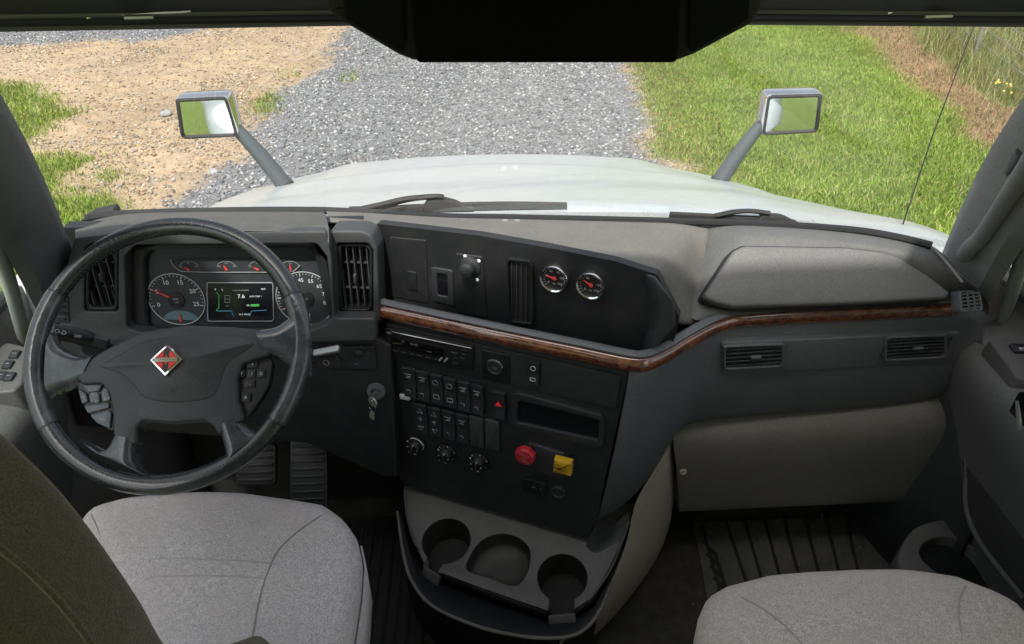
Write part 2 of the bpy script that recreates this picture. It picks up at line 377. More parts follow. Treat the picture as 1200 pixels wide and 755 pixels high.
    def build(s, name, m, parent=None, smooth=35, subsurf=0, solid=0.0, label=None, fixn=True):
        me = bpy.data.meshes.new(name)
        lo = Vector([min(p[i] for p in s.v) for i in range(3)]); hi = Vector([max(p[i] for p in s.v) for i in range(3)])
        c = Vector(((lo.x + hi.x) / 2, (lo.y + hi.y) / 2, lo.z))
        me.from_pydata([tuple(p - c) for p in s.v], [], s.f); me.update()
        if fixn:
            bm = bmesh.new(); bm.from_mesh(me); bmesh.ops.remove_doubles(bm, verts=bm.verts, dist=1e-5); bmesh.ops.recalc_face_normals(bm, faces=bm.faces); bm.to_mesh(me); bm.free()
        if smooth:
            me.shade_smooth(); me.set_sharp_from_angle(angle=R(smooth if not subsurf else 180))
        o = bpy.data.objects.new(name, me); col.objects.link(o)
        if m: me.materials.append(m)
        if parent: o.parent = parent; o.location = c - WORLD[parent.name]
        else: o.location = c
        WORLD[o.name] = c
        if solid: md = o.modifiers.new('solid', 'SOLIDIFY'); md.thickness = solid; md.offset = 0
        if subsurf: md = o.modifiers.new('sub', 'SUBSURF'); md.levels = subsurf; md.render_levels = subsurf
        if label: o['label'] = label
        return o

# ------------------------------------------------------------------ reference planes of the dashboard
ZT = 2.04                                     # height of the wood strip
TRIM_PX = [(447, 364), (520, 380), (600, 397), (680, 413.5), (735, 425), (757, 425.5), (780, 416), (806, 400), (832, 386), (858, 377), (890, 373.5), (950, 370), (1030, 366.5), (1116, 362)]
P1 = at_z(447, 364, ZT); P2 = at_z(735, 425, ZT)
PS = Frame((P1.x, P1.y, ZT), (P2.x - P1.x, P2.y - P1.y, 0), (0, 0, 1))           # the centre stack faces the driver
PB = Frame(PS.w(0, 0, -0.062), PS.ax, PS.ay)                                      # the pod panel behind it
PC = Frame((-0.6, 1.335, 2.10), (1, -0.02, 0), (0, 0.14, 1))                      # instrument cluster
PF = Frame((-0.6, 1.300, 2.10), (1, -0.02, 0), (0, 0.10, 1))                      # bezel in front of it

# ------------------------------------------------------------------ ground (zones given on the road surface itself)
def gp(pts): return np.array([[at_z(u, v, 0).x, at_z(u, v, 0).y] for u, v in pts])
def inside(P, x, y):
    c = np.zeros(x.shape, bool); n = len(P)
    for i in range(n):
        x1, y1 = P[i - 1]; x2, y2 = P[i]
        cond = ((y1 > y) != (y2 > y)); xi = (x2 - x1) * (y - y1) / (y2 - y1 + 1e-12) + x1
        c ^= cond & (x < xi)
    return c
def vnoise(x, y, s, seed=0):
    g = np.random.default_rng(seed).random((256, 256)); X = x / s; Y = y / s
    i = np.floor(X).astype(int); j = np.floor(Y).astype(int); fx = X - i; fy = Y - j; fx = fx * fx * (3 - 2 * fx); fy = fy * fy * (3 - 2 * fy)
    G = lambda a, b: g[a % 256, b % 256]
    return (G(i, j) * (1 - fx) * (1 - fy) + G(i + 1, j) * fx * (1 - fy) + G(i, j + 1) * (1 - fx) * fy + G(i + 1, j + 1) * fx * fy)
def fbm(x, y, s, seed=0): return (vnoise(x, y, s, seed) * 0.5 + vnoise(x, y, s / 2.1, seed + 1) * 0.3 + vnoise(x, y, s / 4.3, seed + 2) * 0.2)
gl = gp([(425, 28), (392, 52), (352, 95), (318, 140), (285, 175), (235, 215), (190, 262)]); gr_ = gp([(722, 28), (733, 75), (744, 110), (755, 150), (772, 190), (790, 230)])
GRAVEL = np.vstack([[[gl[0][0] - 2.5, gl[0][1] + 12]], gl, [[-1.1, 3.0], [-0.9, -30]], [[0.9, -30], [1.1, 3.0]], gr_[::-1], [[gr_[0][0] + 0.5, gr_[0][1] + 12]]])
gt = gp([(-80, 56), (0, 53), (80, 50), (150, 46), (215, 40), (250, 32)])
GRAVEL2 = np.vstack([[[-40, gt[0][1]]], gt, [[gt[-1][0] + 0.3, 40]], [[-40, 40]]])
TURF_L1 = gp([(-120, 95), (-10, 100), (55, 112), (88, 128), (62, 150), (30, 165), (-120, 170)])
TURF_L2 = gp([(-150, 180), (20, 178), (75, 188), (112, 200), (95, 225), (125, 245), (120, 300), (100, 400), (-200, 400)])
TUFT = gp([(298, 118), (316, 111), (331, 117), (326, 130), (306, 133)])
TUFT2 = gp([(318, 84), (345, 80), (352, 92), (322, 94)])
TUFT3 = gp([(392, 88), (418, 84), (424, 96), (396, 99)])
gg = gr_.copy(); TURF_R = np.vstack([gg + [[0.15, 0]], [[1.1, 3.0], [0.9, -30]], [[60, -30]], [[60, 60]], [[gg[0][0] + 0.7, 60]]])
STRIP = gp([(985, 22), (1032, 66), (1062, 102), (1090, 128), (1130, 158), (1172, 182), (1215, 200)])
STRIP2 = gp([(1062, 22), (1092, 58), (1122, 86), (1152, 114), (1192, 144), (1250, 172)])
STRIPP = np.vstack([[[STRIP[0][0] + 1.3, STRIP[0][1] + 8]], STRIP, [[STRIP[-1][0] + 0.6, -5]], [[STRIP2[-1][0] + 0.6, -5]], STRIP2[::-1], [[STRIP2[0][0] + 1.3, STRIP2[0][1] + 8]]])
WEEDS = np.vstack([[[STRIP2[0][0] + 1.3, STRIP2[0][1] + 8]], STRIP2, [[STRIP2[-1][0] + 0.6, -5]], [[40, -5]], [[40, 40]]])
BACK_L = np.array([[-60, -60], [-0.9, -60], [-1.2, 2.6], [-2.4, 4.5], [-60, 5.0]])
def zones(x, y):
    jx = x + (fbm(x, y, 0.7, 11) - 0.5) * 1.1; jy = y + (fbm(x, y, 0.7, 31) - 0.5) * 1.1
    gv = inside(GRAVEL, jx, jy) | inside(GRAVEL2, jx, jy)
    tf = inside(TURF_R, jx, jy) | inside(TURF_L1, jx, jy) | inside(TURF_L2, jx, jy) | inside(BACK_L, jx, jy) | inside(TUFT, x, y)
    st = inside(STRIPP, jx, jy); wd = inside(WEEDS, jx, jy) & ~st
    return gv, tf & ~gv & ~st & ~wd, st, wd
def jit(a, k=0.13): return a + rng.normal(0, k, a.shape)
def axis(lo, hi, step, far, n=14):
    core = np.arange(lo, hi + 1e-6, step); t = np.linspace(0, 1, n + 1)[1:] ** 2.5
    return np.concatenate([lo - (far * t)[::-1], core, hi + far * t])
gx = axis(-13, 12, 0.075, 260); gy = axis(4.5, 19, 0.075, 260)
GX, GY = np.meshgrid(gx, gy); x = GX.ravel(); y = GY.ravel()
gv, tf, st, wd = zones(x, y)
z = (fbm(x, y, 0.5, 5) - 0.5) * 0.06 + (fbm(x, y, 2.5, 6) - 0.5) * 0.10
rough = (~gv & ~tf & ~st & ~wd) * 0.05 * (vnoise(x, y, 0.17, 8) - 0.5); z = z + rough
far_ = (np.abs(x) > 13) | (y > 19) | (y < 4.5); z[far_] = 0.0
def gheight(px_, py_):
    ix = np.clip(np.searchsorted(gx, px_) - 1, 0, len(gx) - 2); iy = np.clip(np.searchsorted(gy, py_) - 1, 0, len(gy) - 2)
    Z = z.reshape(GX.shape); fx = (px_ - gx[ix]) / (gx[ix + 1] - gx[ix]); fy = (py_ - gy[iy]) / (gy[iy + 1] - gy[iy])
    return Z[iy, ix] * (1 - fx) * (1 - fy) + Z[iy, ix + 1] * fx * (1 - fy) + Z[iy + 1, ix] * (1 - fx) * fy + Z[iy + 1, ix + 1] * fx * fy
def fast_mesh(name, V, Fq, m, colors=None, smooth=False, k=4):
    me = bpy.data.meshes.new(name); me.vertices.add(len(V)); me.vertices.foreach_set('co', np.ascontiguousarray(V, dtype=np.float32).ravel())
    nf = len(Fq); me.loops.add(nf * k); me.polygons.add(nf)
    me.loops.foreach_set('vertex_index', np.ascontiguousarray(Fq, dtype=np.int32).ravel())
    me.polygons.foreach_set('loop_start', np.arange(0, nf * k, k, dtype=np.int32))
    if smooth: me.polygons.foreach_set('use_smooth', np.ones(nf, bool))
    me.update(calc_edges=True); me.validate()
    if colors is not None:
        at = me.color_attributes.new('tone', 'FLOAT_COLOR', 'POINT'); c4 = np.ones((len(V), 4), np.float32); c4[:, :3] = colors; at.data.foreach_set('color', c4.ravel())
    me.materials.append(m); o = bpy.data.objects.new(name, me); col.objects.link(o); return o
def attr_mat(name, rough=0.9, var=0.0, vscale=30, bump=0.0, trans=0.0, bscale=60):
    m = bpy.data.materials.new(name); m.use_nodes = True; t = m.node_tree; N = t.nodes; L = t.links; b = N['Principled BSDF']
    b.inputs['Roughness'].default_value = rough; b.inputs['Specular IOR Level'].default_value = 0.25
    a = N.new('ShaderNodeAttribute'); a.attribute_name = 'tone'; last = a.outputs['Color']; tc = N.new('ShaderNodeTexCoord')
    if var:
        n1 = N.new('ShaderNodeTexNoise'); n1.inputs['Scale'].default_value = vscale; n1.inputs['Detail'].default_value = 10; n1.inputs['Roughness'].default_value = 0.75; L.new(tc.outputs['Object'], n1.inputs['Vector'])
        mr = N.new('ShaderNodeMapRange'); mr.inputs[1].default_value = 0.3; mr.inputs[2].default_value = 0.7; mr.inputs[3].default_value = 1 - var; mr.inputs[4].default_value = 1 + var; L.new(n1.outputs['Fac'], mr.inputs[0])
        mx = N.new('ShaderNodeVectorMath'); mx.operation = 'SCALE'; L.new(last, mx.inputs[0]); L.new(mr.outputs[0], mx.inputs['Scale']); last = mx.outputs[0]
    L.new(last, b.inputs['Base Color'])
    if bump:
        n4 = N.new('ShaderNodeTexNoise'); n4.inputs['Scale'].default_value = bscale; n4.inputs['Detail'].default_value = 8; L.new(tc.outputs['Object'], n4.inputs['Vector'])
        bp = N.new('ShaderNodeBump'); bp.inputs['Strength'].default_value = bump; bp.inputs['Distance'].default_value = 0.02; L.new(n4.outputs['Fac'], bp.inputs['Height']); L.new(bp.outputs[0], b.inputs['Normal'])
    if trans:
        tr = N.new('ShaderNodeBsdfTranslucent'); L.new(last, tr.inputs[0]); ms = N.new('ShaderNodeMixShader'); ms.inputs[0].default_value = trans
        L.new(b.outputs[0], ms.inputs[1]); L.new(tr.outputs[0], ms.inputs[2]); L.new(ms.outputs[0], N['Material Output'].inputs[0])
    return m
C_DIRT = np.array([0.295, 0.225, 0.150]); C_GRAV = np.array([0.15, 0.155, 0.165]); C_TURF = np.array([0.12, 0.16, 0.04]); C_STRIP = np.array([0.22, 0.145, 0.085]); C_WEED = np.array([0.15, 0.17, 0.06])
def soft(mask):
    M = mask.reshape(GX.shape).astype(float)
    for _ in range(2):
        P = np.pad(M, 1, mode='edge'); M = (P[1:-1, 1:-1] * 4 + P[:-2, 1:-1] + P[2:, 1:-1] + P[1:-1, :-2] + P[1:-1, 2:]) / 8
    return M.ravel()[:, None]
dirtc = C_DIRT * (0.78 + 0.5 * fbm(x, y, 1.3, 41))[:, None]
dk = np.clip((fbm(x, y, 1.9, 44) - 0.52) * 4, 0, 1)[:, None]; dirtc = dirtc * (1 - dk * 0.42) + np.array([0.30, 0.24, 0.18]) * dk * 0.42
gc = dirtc.copy()
for msk, cc in ((gv, C_GRAV), (tf, C_TURF), (st, C_STRIP), (wd, C_WEED)):
    s_ = soft(msk); gc = gc * (1 - s_) + cc * (0.85 + 0.3 * fbm(x, y, 0.9, 51))[:, None] * s_
nx, ny = len(gx), len(gy); ii, jj = np.meshgrid(np.arange(nx - 1), np.arange(ny - 1)); b0 = (jj * nx + ii).ravel()
ground = fast_mesh('ground', np.stack([x, y, z], 1), np.stack([b0, b0 + 1, b0 + nx + 1, b0 + nx], 1), attr_mat('earth', 0.95, 0.32, 9, 0.9, bscale=22), gc, True)
tag(ground, 'sunlit earth, gravel and turf in front of the truck', None, None, 'structure')

def scatter(n, x0, x1, y0, y1): return rng.uniform(x0, x1, n), rng.uniform(y0, y1, n)
ICO_V = None
def ico():
    bm = bmesh.new(); bmesh.ops.create_icosphere(bm, subdivisions=1, radius=1.0)
    V = np.array([tuple(v.co) for v in bm.verts]); F_ = np.array([[v.index for v in f.verts] for f in bm.faces]); bm.free(); return V, F_
IV, IF = ico()
def stones(name, px_, py_, smin, smax, pal, label, m):
    n = len(px_); s = smin + (smax - smin) * rng.random(n) ** 2.2
    V = IV[None] * (1 + rng.uniform(-0.32, 0.32, (n, len(IV), 1)))
    V = V * (s[:, None, None] * np.stack([rng.uniform(0.7, 1.3, n), rng.uniform(0.6, 1.1, n), rng.uniform(0.35, 0.7, n)], 1)[:, None, :])
    a = rng.uniform(0, 6.28, n); ca, sa_ = np.cos(a)[:, None], np.sin(a)[:, None]; tl = rng.uniform(-0.5, 0.5, n)[:, None]
    X = V[..., 0] * ca - V[..., 1] * sa_; Y = V[..., 0] * sa_ + V[..., 1] * ca; Z = V[..., 2] + X * tl
    X += px_[:, None]; Y += py_[:, None]; Z += (gheight(px_, py_) + s * 0.22)[:, None]
    cols = 0.9 * pal[rng.integers(0, len(pal), n)] * rng.uniform(0.72, 1.3, (n, 1)); C = np.repeat(cols, len(IV), 0)
    F_ = (IF[None] + (np.arange(n) * len(IV))[:, None, None]).reshape(-1, 3)
    o = fast_mesh(name, np.stack([X, Y, Z], -1).reshape(-1, 3), F_, m, C, False, 3); return tag(o, label, name.replace('_', ' '), None, 'stuff')
M_STONE = attr_mat('stone', 0.85, 0.2, 40)
GP = np.array([[0.19, 0.195, 0.205], [0.235, 0.24, 0.25], [0.15, 0.155, 0.165], [0.27, 0.275, 0.285], [0.21, 0.195, 0.18], [0.12, 0.127, 0.138], [0.36, 0.36, 0.365]])
sx, sy = scatter(250000, -12, 4.5, 6.0, 18.5); g_, t_, s_, w_ = zones(jit(sx), jit(sy))
keep = g_ & (rng.random(len(sx)) < np.where(sy < 13, 1.0, 0.7)); stones('gravel', sx[keep][:95000], sy[keep][:95000], 0.007, 0.027, GP, 'grey crushed stone of the gravel drive ahead of the hood', M_STONE)
d_ = ~g_ & ~t_ & ~s_ & ~w_; DP = np.array([[0.33, 0.25, 0.17], [0.36, 0.29, 0.21], [0.25, 0.19, 0.13], [0.42, 0.37, 0.31], [0.27, 0.26, 0.25], [0.31, 0.21, 0.13], [0.20, 0.16, 0.12]])
sel = d_ & (rng.random(len(sx)) < (0.25 + 0.6 * (fbm(sx, sy, 1.4, 77) > 0.52))); stones('pebbles', sx[sel][:42000], sy[sel][:42000], 0.005, 0.024, DP, 'loose pebbles and clods on the bare tan earth left of the gravel', M_STONE)

def blades(name, bx_, by_, hmin, hmax, wd_, lean, pal, label, m, cat):
    n = len(bx_); h = rng.uniform(hmin, hmax, n); a = rng.uniform(0, 6.28, n); la = rng.uniform(0, 6.28, n); ln = rng.uniform(0.15, lean, n) * h
    z0 = gheight(bx_, by_); dx, dy = np.cos(a) * wd_ / 2, np.sin(a) * wd_ / 2; lx, ly = np.cos(la) * ln, np.sin(la) * ln
    V = np.zeros((n, 5, 3))
    V[:, 0] = np.stack([bx_ - dx, by_ - dy, z0 - 0.01], 1); V[:, 1] = np.stack([bx_ + dx, by_ + dy, z0 - 0.01], 1)
    V[:, 2] = np.stack([bx_ - dx * 0.8 + lx * 0.35, by_ - dy * 0.8 + ly * 0.35, z0 + h * 0.6], 1); V[:, 3] = np.stack([bx_ + dx * 0.8 + lx * 0.35, by_ + dy * 0.8 + ly * 0.35, z0 + h * 0.6], 1)
    V[:, 4] = np.stack([bx_ + lx, by_ + ly, z0 + h * 0.95], 1)
    base = (np.arange(n) * 5)[:, None]; F_ = np.concatenate([base + np.array([[0, 1, 3]]), base + np.array([[0, 3, 2]]), base + np.array([[2, 3, 4]])], 0)
    cols = pal[rng.integers(0, len(pal), n)] * rng.uniform(0.75, 1.25, (n, 1)) * (0.75 + 0.5 * fbm(bx_, by_, 0.8, 91))[:, None]
    o = fast_mesh(name, V.reshape(-1, 3), F_, m, np.repeat(cols, 5, 0), False, 3); return tag(o, label, cat, None, 'stuff')
M_GRASS = attr_mat('grass_blade', 0.7, 0, trans=0.35)
GR = np.array([[0.21, 0.33, 0.045], [0.26, 0.38, 0.055], [0.15, 0.25, 0.035], [0.33, 0.41, 0.10], [0.40, 0.39, 0.16]])
bx_, by_ = scatter(800000, 1.4, 12, 6.2, 18.0); g_, t_, s_, w_ = zones(jit(bx_), jit(by_))
edge = np.clip((bx_ - np.interp(by_, gr_[::-1][:, 1], gr_[::-1][:, 0])) / 1.1, 0, 1)
keep = t_ & (rng.random(len(bx_)) < 0.12 + 0.83 * edge) & (fbm(bx_, by_, 0.55, 303) > 0.20) & (by_ < 17)
blades('lawn_grass', bx_[keep], by_[keep], 0.02, 0.075, 0.008, 1.1, GR, 'bright green mown grass verge right of the gravel drive', M_GRASS, 'grass')
DRY = np.array([[0.33, 0.25, 0.12], [0.24, 0.17, 0.08], [0.28, 0.27, 0.10], [0.16, 0.20, 0.04]])
kd = t_ & (edge < 0.8) & (rng.random(len(bx_)) < 0.25)
blades('dry_grass', bx_[kd], by_[kd], 0.02, 0.06, 0.010, 1.2, DRY, 'thin brownish grass along the edge of the gravel drive', M_GRASS, 'grass')
bx_, by_ = scatter(330000, -12, -2.0, 5.0, 15); g_, t_, s_, w_ = zones(jit(bx_), jit(by_)); keep = t_ & (rng.random(len(bx_)) < 0.9)
blades('patch_grass', bx_[keep], by_[keep], 0.02, 0.08, 0.011, 1.0, GR * [1.0, 0.92, 1.0], 'patches of green grass on the tan earth at the left', M_GRASS, 'grass')
bx_, by_ = scatter(26000, -5, 0, 8, 14); keep = (inside(TUFT, bx_, by_) & (rng.random(len(bx_)) < 0.7)) | ((inside(TUFT2, bx_, by_) | inside(TUFT3, bx_, by_)) & (rng.random(len(bx_)) < 0.3))
blades('grass_tuft', bx_[keep], by_[keep], 0.03, 0.10, 0.012, 1.2, GR, 'small green tufts where the tan earth meets the gravel', M_GRASS, 'grass')
bx_, by_ = scatter(90000, 4, 12, 5.5, 19); g_, t_, s_, w_ = zones(jit(bx_), jit(by_))
STW = np.array([[0.30, 0.20, 0.12], [0.38, 0.28, 0.17], [0.20, 0.13, 0.08], [0.28, 0.25, 0.12], [0.22, 0.26, 0.08]])
keep = s_ & (rng.random(len(bx_)) < 0.8); blades('dead_grass', bx_[keep], by_[keep], 0.02, 0.09, 0.010, 2.2, STW, 'brown dead grass in a strip below the fence', M_GRASS, 'dead grass')
WDP = np.array([[0.20, 0.25, 0.07], [0.30, 0.31, 0.12], [0.14, 0.20, 0.05], [0.40, 0.36, 0.20], [0.32, 0.26, 0.13]])
bx_, by_ = scatter(150000, 4.5, 14, 5.5, 20); g_, t_, s_, w_ = zones(jit(bx_), jit(by_)); keep = w_ & (rng.random(len(bx_)) < 0.8)
blades('tall_grass', bx_[keep], by_[keep], 0.08, 0.42, 0.009, 0.85, WDP, 'tall pale seeding grass and weeds along the wire fence', M_GRASS, 'tall grass')
for k_, (xa, xb, ya, yb) in enumerate(((-6.5, -1.6, 2.0, 6.5), (1.6, 6.5, 2.0, 6.5))):
    bx_, by_ = scatter(70000, xa, xb, ya, yb); g_, t_, s_, w_ = zones(jit(bx_), jit(by_)); keep = t_
    blades('near_grass', bx_[keep], by_[keep], 0.03, 0.10, 0.010, 1.0, GR, ('green grass beside the truck outside the driver window', 'green grass beside the truck outside the passenger window')[k_], M_GRASS, 'grass')
# a few stones big enough to pick out
for (u, v, s0, lab) in ((195, 133, 0.065, 'grey stone lying on the tan earth left of the driver side mirror'), (250, 201, 0.05, 'flat grey stone on the tan earth just beyond the hood edge')):
    p = at_z(u, v, 0.02); bm = bmesh.new(); bmesh.ops.create_icosphere(bm, subdivisions=3, radius=s0)
    for vv in bm.verts:
        vv.co *= 1 + 0.35 * mnoise.noise(vv.co * 14 + p); vv.co.z *= 0.55
    me = bpy.data.meshes.new('stone'); bm.to_mesh(me); bm.free(); me.materials.append(mat('grey_stone', (0.26, 0.265, 0.28), 0.9, bump=1.0, bscale=60, var=0.3, vscale=20)); me.shade_smooth()
    o = bpy.data.objects.new('stone', me); o.location = p; col.objects.link(o); tag(o, lab, 'stone')
# yellow wildflowers
for k, (u, v) in enumerate(((1172, 94), (1181, 103))):
    d = at_z(u, v, 0.45); f = thing('wildflower', (d.x, d.y, 0), ['yellow flower head among the tall grass, upper of the two right of the antenna', 'lower yellow flower in the tall grass right of the antenna'][k], 'wildflower', 'yellow wildflowers by the fence')
    MB().tube([(d.x, d.y, 0), (d.x + 0.02, d.y, 0.25), d], 0.004, 6).build('stem', mat('stem_green', (0.1, 0.16, 0.04), 0.8), f)
    hb = MB()
    for q in range(5):
        c = d + Vector((rng.uniform(-.05, .05), rng.uniform(-.04, .04), rng.uniform(-.05, .05)))
        Fq = Frame(c, (1, 0, 0), (0, 0.5, 1)); hb.lathe(Fq, 0, 0, [(0.013, 0), (0.009, 0.006), (0.001, 0.01)], 8)
    hb.build('petals', mat('petal_yellow', (0.60, 0.48, 0.10), 0.7), f)['kind'] = 'stuff'
# wire fence beyond the dead strip
fl = [Vector((a[0] + 0.35, a[1], 0)) for a in STRIP2]; fl = [Vector((fl[0].x + 0.35, fl[0].y + 4, 0))] + fl + [Vector((fl[-1].x + 0.7, fl[-1].y - 3, 0))]
fence = thing('wire_fence', (fl[3].x, fl[3].y, 0), 'weathered wire fence with thin posts in the tall grass at upper right', 'fence')
M_POST = mat('grey_post', (0.25, 0.24, 0.23), 0.8, bump=0.5, bscale=80, var=0.2); M_WIRE = mat('galvanised_wire', (0.42, 0.42, 0.42), 0.5, metal=0.6)
RS = resample([tuple(p) for p in fl], 60)
for i in range(4, 60, 9):
    p = RS[i]; MB().tube([p, p + Vector((0, 0, 1.25))], 0.022, 10).build('post', M_POST, fence)
for hz in (0.15, 0.32, 0.5, 0.7, 0.9, 1.12):
    MB().tube([p + Vector((0, 0, hz)) for p in RS], 0.0045, 5).build('wire', M_WIRE, fence)
wb = MB()
for p in resample([tuple(q) for q in fl], 110): wb.tube([p + Vector((0, 0, 0.15)), p + Vector((0, 0, 1.12))], 0.002, 4)
wb.build('stay_wires', M_WIRE, fence)['kind'] = 'stuff'

# ------------------------------------------------------------------ hood and what stands on it
def hood_pt(s, t):
    # s across -1..1, t from windshield 0 to nose 1
    y_ = 1.66 + 1.55 * t; hw = 1.03 - 0.10 * t - 0.05 * t ** 4
    a = abs(s); aa = min(a / 0.90, 1.0)
    zc = 2.085 + 0.034 * min(1, t * 1.6) - 0.44 * t + 0.02 * t * t - 0.9 * max(0, t - 0.86) ** 1.6 - 0.022 * math.tanh((t - 0.56 + 0.36 * s * s) / 0.035) - 0.014 * math.tanh((t - 0.20 + 0.10 * s * s) / 0.05)
    ridge = 0.020 * math.exp(-((a - 0.60) / 0.08) ** 2) * (0.3 + t)
    inner = 0.030 * (1 / (1 + math.exp((a - 0.60) * 30)))
    z_ = zc - (0.045 + 0.01 * t) * aa ** 3 + ridge * 0.4 + inner * 0.5
    x_ = (hw + 0.02) * math.copysign(aa, s) - 0.05
    if a > 0.90:
        q = (a - 0.90) / 0.10; x_ = math.copysign(hw + 0.02 + 0.10 * math.sin(q * math.pi / 2), s) - 0.05; z_ -= 0.16 * (1 - math.cos(q * math.pi / 2)) + (0.5 * max(0, q - 0.6))
    bow = -0.16 * (s * s) * t ** 1.5
    return Vector((x_, y_ + bow - (0.10 * s * s * (1 - t)), z_))
hood = thing('truck_hood', (0, 2.4, 1.3), 'white painted truck hood sloping away beyond the windshield', 'hood')
rows = [[hood_pt(-1 + 2 * i / 60, j / 40) for i in range(61)] for j in range(41)]
nose = [[p + Vector((0, 0.03 + 0.10 * k, -0.22 * k - 0.02)) for p in rows[-1]] for k in (0.4, 1.0, 2.0, 3.2)]
MB().grid(rows + nose).build('hood_panel', M_BODY, hood, smooth=60)
cw = MB()
cw.grid([[Vector((hood_pt(-1 + 2 * i / 40, 0).x, hood_pt(-1 + 2 * i / 40, 0).y + dy, hood_pt(-1 + 2 * i / 40, 0).z + dz)) for i in range(41)] for dy, dz in ((0.004, -0.001), (-0.05, 0.012), (-0.11, 0.020), (-0.15, -0.2))])
cw.build('cowl_panel', M_BODY, hood)
# black marks on the hood: small scuffs and chips
sb = MB()
hf = lambda u, v: at_y(u, v, 2.3)

def hood_mirror(side, fpx, glass_px, base_px, label):
    # the head faces back to the cab; arm stands on the hood
    g0 = at_y(*fpx, 2.62); root = thing('hood_mirror', (g0.x, g0.y, g0.z - 0.1), label, 'hood mirror', 'mirrors standing on the hood')
    F = Frame(g0, (1, -0.11 * side, 0), (0.0, -0.10, 1))
    o = fillet(F.pxs(glass_px), 0.018, 5)
    oi = inset(o if area(o) > 0 else o[::-1], 0.010)
    big = o if area(o) > 0 else o[::-1]
    # housing: deeper shell behind
    MB().frame(F, inset(big, 0.001), inset(big, 0.011), 0.0, 0.014, 0.004, 96, cin=0.0).build('gasket', M_RUB, root)
    sh = MB(); n = len(big); rings = []
    cx = sum(p[0] for p in big) / n; cy = sum(p[1] for p in big) / n
    for c, k in ((0.006, 1.0), (0.0, 1.035), (-0.03, 1.04), (-0.06, 0.97), (-0.085, 0.8), (-0.097, 0.5), (-0.10, 0.1)):
        rings.append([F.w(cx + (a - cx) * k - side * 0.02 * (c / -0.1) * 2.0 * (0.5), cy + (b - cy) * k, c) for a, b in big])
    vs = [p for r in rings for p in r]; fs = []
    for i in range(len(rings) - 1):
        for j in range(n): k2 = (j + 1) % n; fs.append((i * n + j, i * n + k2, (i + 1) * n + k2, (i + 1) * n + j))
    sh.add(vs, fs).build('housing', M_CHROME, root)
    # convex glass
    gm = MB(); lo_a = min(p[0] for p in oi); hi_a = max(p[0] for p in oi); n = len(oi); rings = []
    for k in (1.0, 0.85, 0.7, 0.55, 0.4, 0.25, 0.1, 0.01):
        rr = []
        for a, b in oi:
            A = cx + (a - cx) * k; B = cy + (b - cy) * k
            rr.append(F.w(A, B, 0.0125 - ((A - cx) ** 2 + (B - cy) ** 2) / (2 * 0.9)))
        rings.append(rr)
    vs = [p for r in rings for p in r]; fs = []
    for i in range(len(rings) - 1):
        for j in range(n): k2 = (j + 1) % n; fs.append((i * n + j, i * n + k2, (i + 1) * n + k2, (i + 1) * n + j))
    gm.add(vs, fs).build('mirror_glass', mat('mirror_silver', (0.80, 0.84, 0.82), 0.03, metal=1.0), root, smooth=60)
    a0 = at_y(*base_px[0], 2.66); a1 = at_y(*base_px[1], 2.66); a1.z -= 0.05
    ar = MB(); P = [a0.lerp(a1, k / 8) + Vector((0, 0, 0.010 * math.sin(k / 8 * math.pi))) for k in range(9)]
    ar.tube(P, [0.023 + 0.009 * k / 8 for k in range(9)], 16, flat=1.0).build('arm', mat('mirror_arm', (0.07, 0.082, 0.09), 0.45, bump=0.2, var=0.1), root)
    MB().lathe(Frame(a1 + Vector((0, 0, 0.02)), (1, 0, 0), (0, 1, 0)), 0, 0, [(0.034, -0.06), (0.033, -0.006), (0.026, 0.002), (0.018, 0.004)], 20).build('foot', M_RUB, root)
hood_mirror(-1, (243, 137), [(206, 115), (266, 112), (280, 159), (213, 162)], [(276, 150), (332, 204)], 'chrome backed mirror on the driver side of the hood, over tan earth')
hood_mirror(1, (928, 132), [(899, 111), (963, 109), (958, 154), (892, 158)], [(892, 146), (845, 199)], 'chrome backed mirror on the passenger side of the hood, over green grass')

def wiper(arm_px, blade_px, mount_px, label, yb):
    def W(u, v, dy=0.0): return at_y(u, v, yb + dy)
    m0 = W(*mount_px[0]); root = thing('windshield_wiper', (m0.x, m0.y, m0.z - 0.05), label, 'wiper', 'wipers parked at the base of the windshield')
    P = catmull([W(*p) for p in blade_px], 6); MB().tube(P, 0.0085, 8, flat=1.5).build('blade', M_RUB, root)
    MB().tube([p + Vector((0, 0.0, -0.018)) for p in P], 0.006, 6, flat=1.6).build('blade_rubber', M_BLACK, root)
    A = catmull([W(p[0], p[1], -0.005) for p in arm_px], 6); MB().tube(A, 0.0075, 8, flat=0.7).build('arm', M_RUB, root)
    MB().slab(Frame(m0, (1, 0, 0), (0, 0.2, 1)), fillet(Frame(m0, (1, 0, 0), (0, 0.2, 1)).pxs(mount_px), 0.006), -0.015, 0.012, 0.004).build('carrier', M_RUB, root)
    return root
wr = wiper([(400, 249), (440, 241), (475, 233), (510, 230), (520, 231)], [(410, 248), (470, 246), (540, 243), (600, 242), (664, 243)], [(496, 242), (500, 235), (515, 231), (532, 235), (541, 239), (556, 241), (556, 247), (496, 248)], 'driver side wiper with its long arm lying before the gauges', 1.575)
MB().tube(catmull([at_y(u, v, 1.57) for u, v in ((440, 245), (478, 236), (500, 233), (512, 233))], 6), 0.003, 6).build('washer_hose', M_RUB, wr)
wiper([(838, 253), (860, 248.5), (880, 247.5), (902, 250)], [(785, 254), (830, 256), (880, 259), (952, 264)], [(886, 257), (893, 251), (915, 252), (930, 257), (938, 262), (884, 259)], 'passenger side wiper parked beyond the dash top', 1.525)
